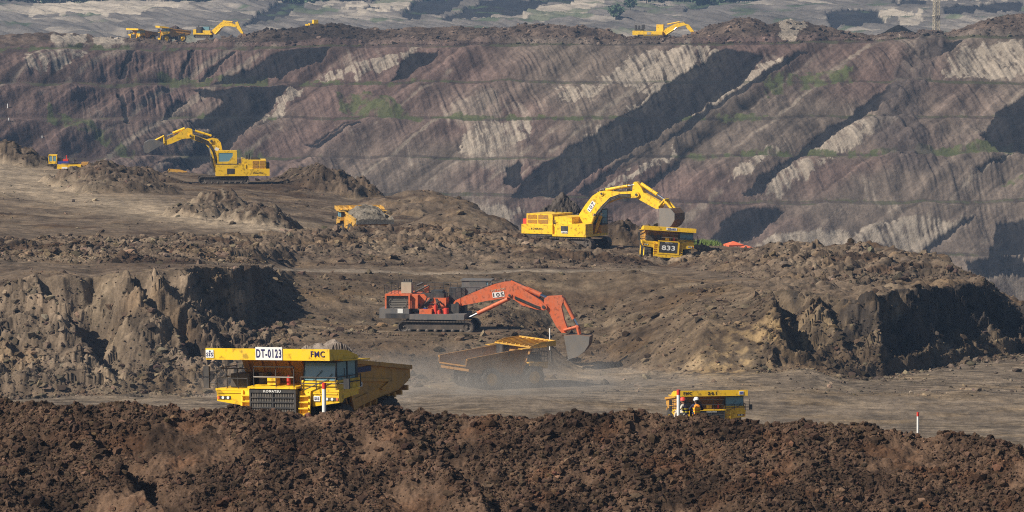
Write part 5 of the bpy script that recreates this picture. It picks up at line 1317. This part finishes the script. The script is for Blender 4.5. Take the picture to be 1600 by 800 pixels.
# ------------------------------------------------------------------ shelter, lattice tower
def shelter(px, row, Y, w, label):
    p = at(px, row, Y); g = ground(p.x, p.y); h = p.z - g
    t = thing("canopy_shelter", label, "canopy tent", (p.x, p.y, g), R(20), "red canvas shelters at the bench edge")
    b = MB(); b.add([(-w, -w, h), (w, -w, h), (w, w, h), (-w, w, h), (0, 0, h + w * .42)], [(0, 1, 4), (1, 2, 4), (2, 3, 4), (3, 0, 4), (3, 2, 1, 0)]); b.box(-w, w, -w, w, h - .22, h - .003); b.build("canvas_roof", M_TENT, t)
    for x in (-1, 1):
        for y in (-1, 1): MB().tube((x * w * .94, y * w * .94, -.3), (x * w * .94, y * w * .94, h - .23), .05, 6).build("leg", M_STEEL, t)
shelter(1146, 382, 701, 1.1, "larger red peaked canopy tent showing over the bench edge right of the 833 truck")
shelter(1166, 386.5, 699, .7, "smaller red canopy tent beside the larger one at the bench edge")
Y = 1790.0; p = at(1463, 54, Y); g = ground(p.x, Y)
t = thing("lattice_tower", "pale steel lattice tower rising behind the black coal piles", "tower", (p.x, p.y, g - .5), R(20))
H = zr(-40, Y) - g; wt = 1.0
b = MB()
for sx in (-1, 1):
    for sy in (-1, 1): MB().tube((sx * wt, sy * wt, 0), (sx * wt * .8, sy * wt * .8, H), .13, 6).build("leg", M_BEI, t)
n_ = int(H / 1.6)
for k in range(n_):
    z0, z1 = H * k / n_, H * (k + 1) / n_; w0 = wt * (1 - .2 * k / n_); w1 = wt * (1 - .2 * (k + 1) / n_)
    for sx, sy, ex, ey in ((-1, -1, 1, -1), (1, -1, 1, 1), (1, 1, -1, 1), (-1, 1, -1, -1)):
        b.tube((sx * w0, sy * w0, z0), (ex * w1, ey * w1, z1), .07, 5); b.tube((ex * w0, ey * w0, z0), (sx * w1, sy * w1, z1), .07, 5); b.tube((sx * w1, sy * w1, z1), (ex * w1, ey * w1, z1), .07, 5)
b.build("bracing", M_BEI, t)
for zz in (.35, .62): MB().box(-wt * 1.2, wt * 1.2, -wt * 1.2, wt * 1.2, H * zz, H * zz + .3).build("platform", M_BEI, t)

# ------------------------------------------------------------------ loose heaps that read as things of their own
def cone_hf(h, sharp=1.0):
    def f(u, v):
        d = np.sqrt(((u - .5) * 2) ** 2 + ((v - .5) * 2) ** 2)
        return -2.4 + (h + 2.4) * np.clip(1.05 - d, 0, 1) ** sharp + 0 * u, -2.5 + 0 * u + 0 * v
    return f
LOADC["coal_pile401"] = LOADC["coal_pile403"] = (.016, .016, .017); LOADC["rock_pile405"] = (.07, .058, .05); LOADC["boulder407"] = (.15, .10, .07)
for px, Y, w_, h, sd, lb in ((1404, 1596.0, 9.5, 3.3, 401, "black coal pile with a pointed top on the skyline left of the lattice tower"), (1443, 1594.0, 7.5, 2.0, 403, "lower black coal pile at the foot of the lattice tower")):
    p = at(px, 54, Y)
    lumps("coal_pile", 40, 40, -w_, w_, -6, 6, cone_hf(h, .85), sd, M_LOAD, lb, "coal pile", (p.x, p.y, zr(56.5, Y)), 0, amp=.12, group="coal piles on the skyline")
p = at(878, 372, 699.0)
lumps("rock_pile", 60, 60, -4.6, 4.6, -3.6, 3.6, cone_hf(4.9, .5), 405, M_LOAD, "dark heap of broken rock behind the body of excavator 107", "rock pile", (p.x, p.y, zr(370, 699.0)), R(10), amp=.6)
p = at(355, 338, 708.0)
lumps("boulder", 26, 22, -1.7, 1.7, -1.3, 1.3, lambda u, v: (np.clip(1 - np.maximum(np.abs(u - .5), np.abs(v - .5)) * 2, 0, 1) ** .22 * 1.7 - .3, -.5 + 0 * u), 407, M_LOAD,
      "brown square boulder on top of the dark heap on the left bench", "boulder", (p.x, p.y, zr(340, 708.0)), R(25), amp=.22)

# ------------------------------------------------------------------ loose rocks and clods: masses nobody could count
def icos(sub):
    import bmesh
    bm = bmesh.new(); bmesh.ops.create_icosphere(bm, subdivisions=sub, radius=1)
    v = np.array([q.co[:] for q in bm.verts], np.float32); f = np.array([[q.index for q in p.verts] for p in bm.faces], np.int32); bm.free()
    return v, f
def rock_templates(sub, k, seed, spiky=.36):
    rs = np.random.RandomState(seed); v0, f = icos(sub); out = []
    for _ in range(k):
        v = v0.copy()
        for __ in range(5):                                          # knock flat facets off a ball
            n_ = rs.normal(size=3); n_ /= np.linalg.norm(n_); d = rs.uniform(.45, .85)
            t_ = v @ n_; v = v - np.clip(t_ - d, 0, None)[:, None] * n_
        v *= 1 + spiky * rs.normal(size=(len(v), 1)) * .45
        v *= rs.uniform(.7, 1.25, 3); out.append(v.astype(np.float32))
    return out, f
def scatter(name, X, Y, size, tint, mat, sub, seed, sink=.3, kind="stuff", flat=.75):
    rs = np.random.RandomState(seed)
    z, c, s = surface(X, Y)
    T, f = rock_templates(sub, 10, seed)
    n = len(X); ti = rs.randint(0, 10, n)
    TT = np.stack(T)[ti] * size[:, None, None]
    TT[:, :, 2] *= flat
    a = rs.uniform(0, 2 * np.pi, n); b = rs.uniform(-.5, .5, n); ca, sa, cb, sb = np.cos(a), np.sin(a), np.cos(b), np.sin(b)
    y1 = TT[:, :, 1] * cb[:, None] - TT[:, :, 2] * sb[:, None]; z1 = TT[:, :, 1] * sb[:, None] + TT[:, :, 2] * cb[:, None]
    x2 = TT[:, :, 0] * ca[:, None] - y1 * sa[:, None]; y2 = TT[:, :, 0] * sa[:, None] + y1 * ca[:, None]
    co = np.stack([x2 + X[:, None], y2 + Y[:, None], z1 + (z - sink * size * .0 + size * flat * (1 - 2 * sink) * .5)[:, None]], -1).reshape(-1, 3)
    m = T[0].shape[0]
    fa = (f[None] + (np.arange(n) * m)[:, None, None]).reshape(-1, 3)
    me = raw_mesh(name, co, fa, mat, smooth=False)
    at_ = me.attributes.new("soil", 'FLOAT_COLOR', 'POINT')
    cc = np.ones((n, m, 4), np.float32); cc[:, :, :3] = (np.clip(c * tint, .006, .7))[:, None, :]
    at_.data.foreach_set("color", cc.ravel())
    o = link(bpy.data.objects.new(name, me)); o["kind"] = kind
    return o
M_CLOD = soil_mat("clod_rock", 14.0, .03, .35); M_ROCK = soil_mat("bank_rock", 4.0, .06, .35)
rs = np.random.RandomState(11)
def fan(n, ya, yb, rs, m=.006):
    Y = rs.uniform(ya, yb, n); return rs.uniform(-.105, .105, n) * Y, Y
X, Y = fan(110000, 223.5, 240, rs)
keep = smooth_soil(X, Y) * .93 < rs.uniform(0, 1, len(X)); X, Y = X[keep], Y[keep]
sz = np.clip(.038 * rs.pareto(2.3, len(X)) + .035, .035, .22)
tint = rs.uniform(.55, 1.25, (len(X), 1)) * (1 + rs.normal(size=(len(X), 3)) * .04); lt = rs.uniform(size=len(X)) > .965; tint[lt] *= 1.8
bg_ = rs.uniform(size=len(X)) > .997; sz[bg_] = rs.uniform(.2, .36, bg_.sum())
scatter("soil_clods", X, Y, sz, tint, M_CLOD, 1, 21)
big = sz.argsort()[-10:]
# rocks on banks, benches and cut faces
X, Y = fan(80000, 540, 850, rs); x2, y2 = fan(60000, 543, 612, rs); X = np.concatenate([X, x2]); Y = np.concatenate([Y, y2])
zb, sg = base(pxof(X, Y), Y)
w_ = np.where((sg > 12.05) & (sg < 13.9), 1.0, np.where((sg > 7.9) & (sg < 9.4) & ((pxof(X, Y) < 470) | (pxof(X, Y) > 1180)), .9, np.where((sg > 8) & (sg < 11), np.where((pxof(X, Y) < 470) | (pxof(X, Y) > 1180), .45, .22), np.where(sg > 14, .12, .04)))) * (sg < 15.2)
w_ *= np.where(sg > 14, sstep(-.05, .3, fbm(X / 22, Y / 16, 3, 46)), 1) * (.35 + sstep(-.2, .4, fbm(X / 12, Y / 9, 3, 401)))
keep = rs.uniform(size=len(X)) < w_
for hx, hy, rx, ry, h, rb in HEAPS: keep |= ((np.abs(X - hx) < rx * .9) & (np.abs(Y - hy) < ry * .9) & (rs.uniform(size=len(X)) < .5 * rb))
for a, b, r in PADS: keep &= np.hypot(X - a, Y - b) > r * .8
X, Y = X[keep], Y[keep]
sz = np.clip(.11 * rs.pareto(2.6, len(X)) + .09, .08, .62)
tint = rs.uniform(.3, 1.4, (len(X), 1)) * (1 + rs.normal(size=(len(X), 3)) * .05)
scatter("rubble", X, Y, sz, tint, M_ROCK, 1, 22)
# spoil on the ridge
X, Y = fan(14000, 1562, 1604, rs)
sz = np.clip(.16 * rs.pareto(2.4, len(X)) + .12, .12, 1.0)
tint = rs.uniform(.5, 1.5, (len(X), 1)) * np.ones((1, 3)); lt = rs.uniform(size=len(X)) > .97; tint[lt] *= 2.0
scatter("spoil_rocks", X, Y, sz, tint, M_ROCK, 1, 23)

# ------------------------------------------------------------------ vegetation
m, t_, N_, K_, bs = nodes_mat("foliage")
bs.inputs["Roughness"].default_value = .8
at_ = N_.new("ShaderNodeAttribute"); at_.attribute_name = "soil"; K_.new(at_.outputs["Color"], bs.inputs["Base Color"])
M_FOL = m
def leaf_mass(name, centres, radii, heights, per, lsize, rs, cols, label=None, cat=None, kind=None, group=None, trunk=True):
    """crowns built of many small leaf clumps spread through their volume"""
    n = len(centres); N2 = n * per
    c = np.repeat(centres, per, 0); r = np.repeat(radii, per); h = np.repeat(heights, per)
    d = rs.normal(size=(N2, 3)); d /= np.linalg.norm(d, axis=1)[:, None]; q = rs.uniform(size=N2) ** .45
    lob = 1 + .35 * np.sin(d[:, 0] * 5 + np.repeat(rs.uniform(0, 6, n), per)) * np.cos(d[:, 2] * 4 + np.repeat(rs.uniform(0, 6, n), per))
    P = c + np.stack([d[:, 0] * r * q * lob, d[:, 1] * r * q * lob, h * .58 + d[:, 2] * h * .42 * q * lob], -1)
    u = rs.normal(size=(N2, 3)); u /= np.linalg.norm(u, axis=1)[:, None]; v = np.cross(u, rs.normal(size=(N2, 3))); v /= np.linalg.norm(v, axis=1)[:, None]
    s = (lsize * np.repeat(radii, per) * rs.uniform(.6, 1.4, N2))[:, None]
    co = np.stack([P - u * s, P - v * s * .8, P + u * s, P + v * s * .8], 1).reshape(-1, 3)
    fa = np.arange(N2 * 4).reshape(-1, 4)
    cl = np.ones((N2, 4, 4), np.float32); cl[:, :, :3] = (np.repeat(cols, per, 0) * rs.uniform(.6, 1.45, (N2, 1)))[:, None, :]
    if trunk:
        tv = []
        for i in range(n):
            w_ = .05 * radii[i]; x, y, z = centres[i]
            tv += [(x - w_, y, z - 1), (x + w_, y, z - 1), (x + w_ * .5, y, z + heights[i] * .6), (x - w_ * .5, y, z + heights[i] * .6), (x, y - w_, z - 1), (x, y + w_, z - 1), (x, y + w_ * .5, z + heights[i] * .6), (x, y - w_ * .5, z + heights[i] * .6)]
        tv = np.array(tv); tf = np.arange(len(tv)).reshape(-1, 4) + len(co)
        co = np.concatenate([co, tv]); fa = np.concatenate([fa, tf]); tc = np.ones((len(tv), 4), np.float32); tc[:, :3] = (.08, .06, .045); cl = np.concatenate([cl.reshape(-1, 4), tc])
    me = raw_mesh(name, co, fa, M_FOL, smooth=False)
    a = me.attributes.new("soil", 'FLOAT_COLOR', 'POINT'); a.data.foreach_set("color", cl.reshape(-1).astype(np.float32))
    o = link(bpy.data.objects.new(name, me))
    if kind: o["kind"] = kind
    if label: tag(o, label, cat, group)
    return o
rs = np.random.RandomState(5)
X, Y = fan(3200, 2900, 3700, rs); x2, y2 = fan(1500, 2915, 3060, rs); X = np.concatenate([X, x2]) * 1.1; Y = np.concatenate([Y, y2])
px_ = pxof(X, Y); lim = np.interp(px_, [0, 600, 640, 900, 940, 1200, 1240, 1600], [2920, 2920, 3150, 3150, 2990, 2990, 3320, 3700])
keep = Y > lim + 25 * rs.normal(size=len(X)); X, Y = X[keep], Y[keep]
z = surface(X, Y)[0]
leaf_mass("woodland", np.stack([X, Y, z], -1), rs.uniform(3, 6.5, len(X)), rs.uniform(7, 15, len(X)), 70, .22, rs, np.array([[.045, .075, .035]]) * rs.uniform(.6, 1.5, (len(X), 1)), kind="stuff")
for px, row, Y, r, h, lb in ((962, 46, 2640, 4.5, 8, "round green bush on the far slope just left of the right skyline excavator"), (985, 34, 2760, 3.6, 6, "smaller green bush higher on the far slope above the right skyline excavator"),
                             (1010, 18, 2870, 5, 9, "dark green tree standing at the wood's edge above the right skyline excavator")):
    p = at(px, row, Y)
    leaf_mass("bush", np.array([[p.x, p.y, ground(p.x, p.y)]]), np.array([r]), np.array([h]), 260, .17, rs, np.array([[.05, .085, .04]]), lb, "bush", group="bushes on the far slope")
# grass at the bench edge beside truck 833
n = 2600; X = np.array([at(1105, 0, 696).x] * n) + rs.normal(size=n) * 1.9; Y = 696 + rs.normal(size=n) * 1.2
z = surface(X, Y)[0]; hh = rs.uniform(.25, .75, n); a = rs.uniform(0, np.pi, n); w_ = .04
co = np.stack([np.stack([X - w_ * np.cos(a), Y - w_ * np.sin(a), z - .05], -1), np.stack([X + w_ * np.cos(a), Y + w_ * np.sin(a), z - .05], -1), np.stack([X + rs.normal(size=n) * .15, Y + rs.normal(size=n) * .15, z + hh], -1)], 1).reshape(-1, 3)
me = raw_mesh("grass", co, np.arange(3 * n).reshape(-1, 3), M_FOL, smooth=False)
a_ = me.attributes.new("soil", 'FLOAT_COLOR', 'POINT'); cl = np.ones((n, 3, 4), np.float32); cl[:, :, :3] = (np.array([[.14, .20, .04]]) * rs.uniform(.6, 1.4, (n, 1)))[:, None, :]; a_.data.foreach_set("color", cl.ravel())
o = link(bpy.data.objects.new("grass", me)); o["kind"] = "stuff"

# ------------------------------------------------------------------ air: thin even haze over everything, and dust stirred up round the reversing truck
hz, t_, N_, K_, b_ = nodes_mat("haze"); N_.remove(b_)
pv = N_.new("ShaderNodeVolumePrincipled"); pv.inputs["Color"].default_value = (.42, .64, 1.0, 1); pv.inputs["Density"].default_value = .0001; pv.inputs["Anisotropy"].default_value = .2
K_.new(pv.outputs[0], N_["Material Output"].inputs["Volume"])
zmin = float(min((o.matrix_world @ Vector(c)).z for o in COL.objects if o.get("kind") == "structure" for c in o.bound_box))
o = MB().box(-1400, 1400, -30, 9100, zmin - 1.0, ZC + 4).build("haze", hz); o["kind"] = "stuff"
du, t_, N_, K_, b_ = nodes_mat("dust"); N_.remove(b_)
pv = N_.new("ShaderNodeVolumePrincipled"); pv.inputs["Color"].default_value = (.85, .78, .70, 1); pv.inputs["Anisotropy"].default_value = .1
tc = N_.new("ShaderNodeTexCoord"); n1 = N_.new("ShaderNodeTexNoise"); n1.inputs["Scale"].default_value = .22; n1.inputs["Detail"].default_value = 4; n1.inputs["Roughness"].default_value = .6
K_.new(tc.outputs["Object"], n1.inputs["Vector"])
mr = N_.new("ShaderNodeMapRange"); mr.inputs[1].default_value = .38; mr.inputs[2].default_value = .75; mr.inputs[3].default_value = .018; mr.inputs[4].default_value = .13
K_.new(n1.outputs["Fac"], mr.inputs[0])
gd = N_.new("ShaderNodeTexGradient"); gd.gradient_type = 'SPHERICAL'
mp = N_.new("ShaderNodeMapping"); mp.inputs["Scale"].default_value = (1 / 32.0, 1 / 18.0, 1 / 5.5)
K_.new(tc.outputs["Object"], mp.inputs[0]); K_.new(mp.outputs[0], gd.inputs[0])
mm = N_.new("ShaderNodeMath"); mm.operation = 'MULTIPLY'; K_.new(mr.outputs[0], mm.inputs[0]); K_.new(gd.outputs["Fac"], mm.inputs[1]); K_.new(mm.outputs[0], pv.inputs["Density"])
K_.new(pv.outputs[0], N_["Material Output"].inputs["Volume"])
p = at(715, 0, 541)
o = MB().box(-32, 32, -18, 18, -1.0, 5.5).build("dust", du); o["kind"] = "stuff"; o.location = (p.x, 541, zr(605, 548))
S.cycles.volume_step_rate = 2.0
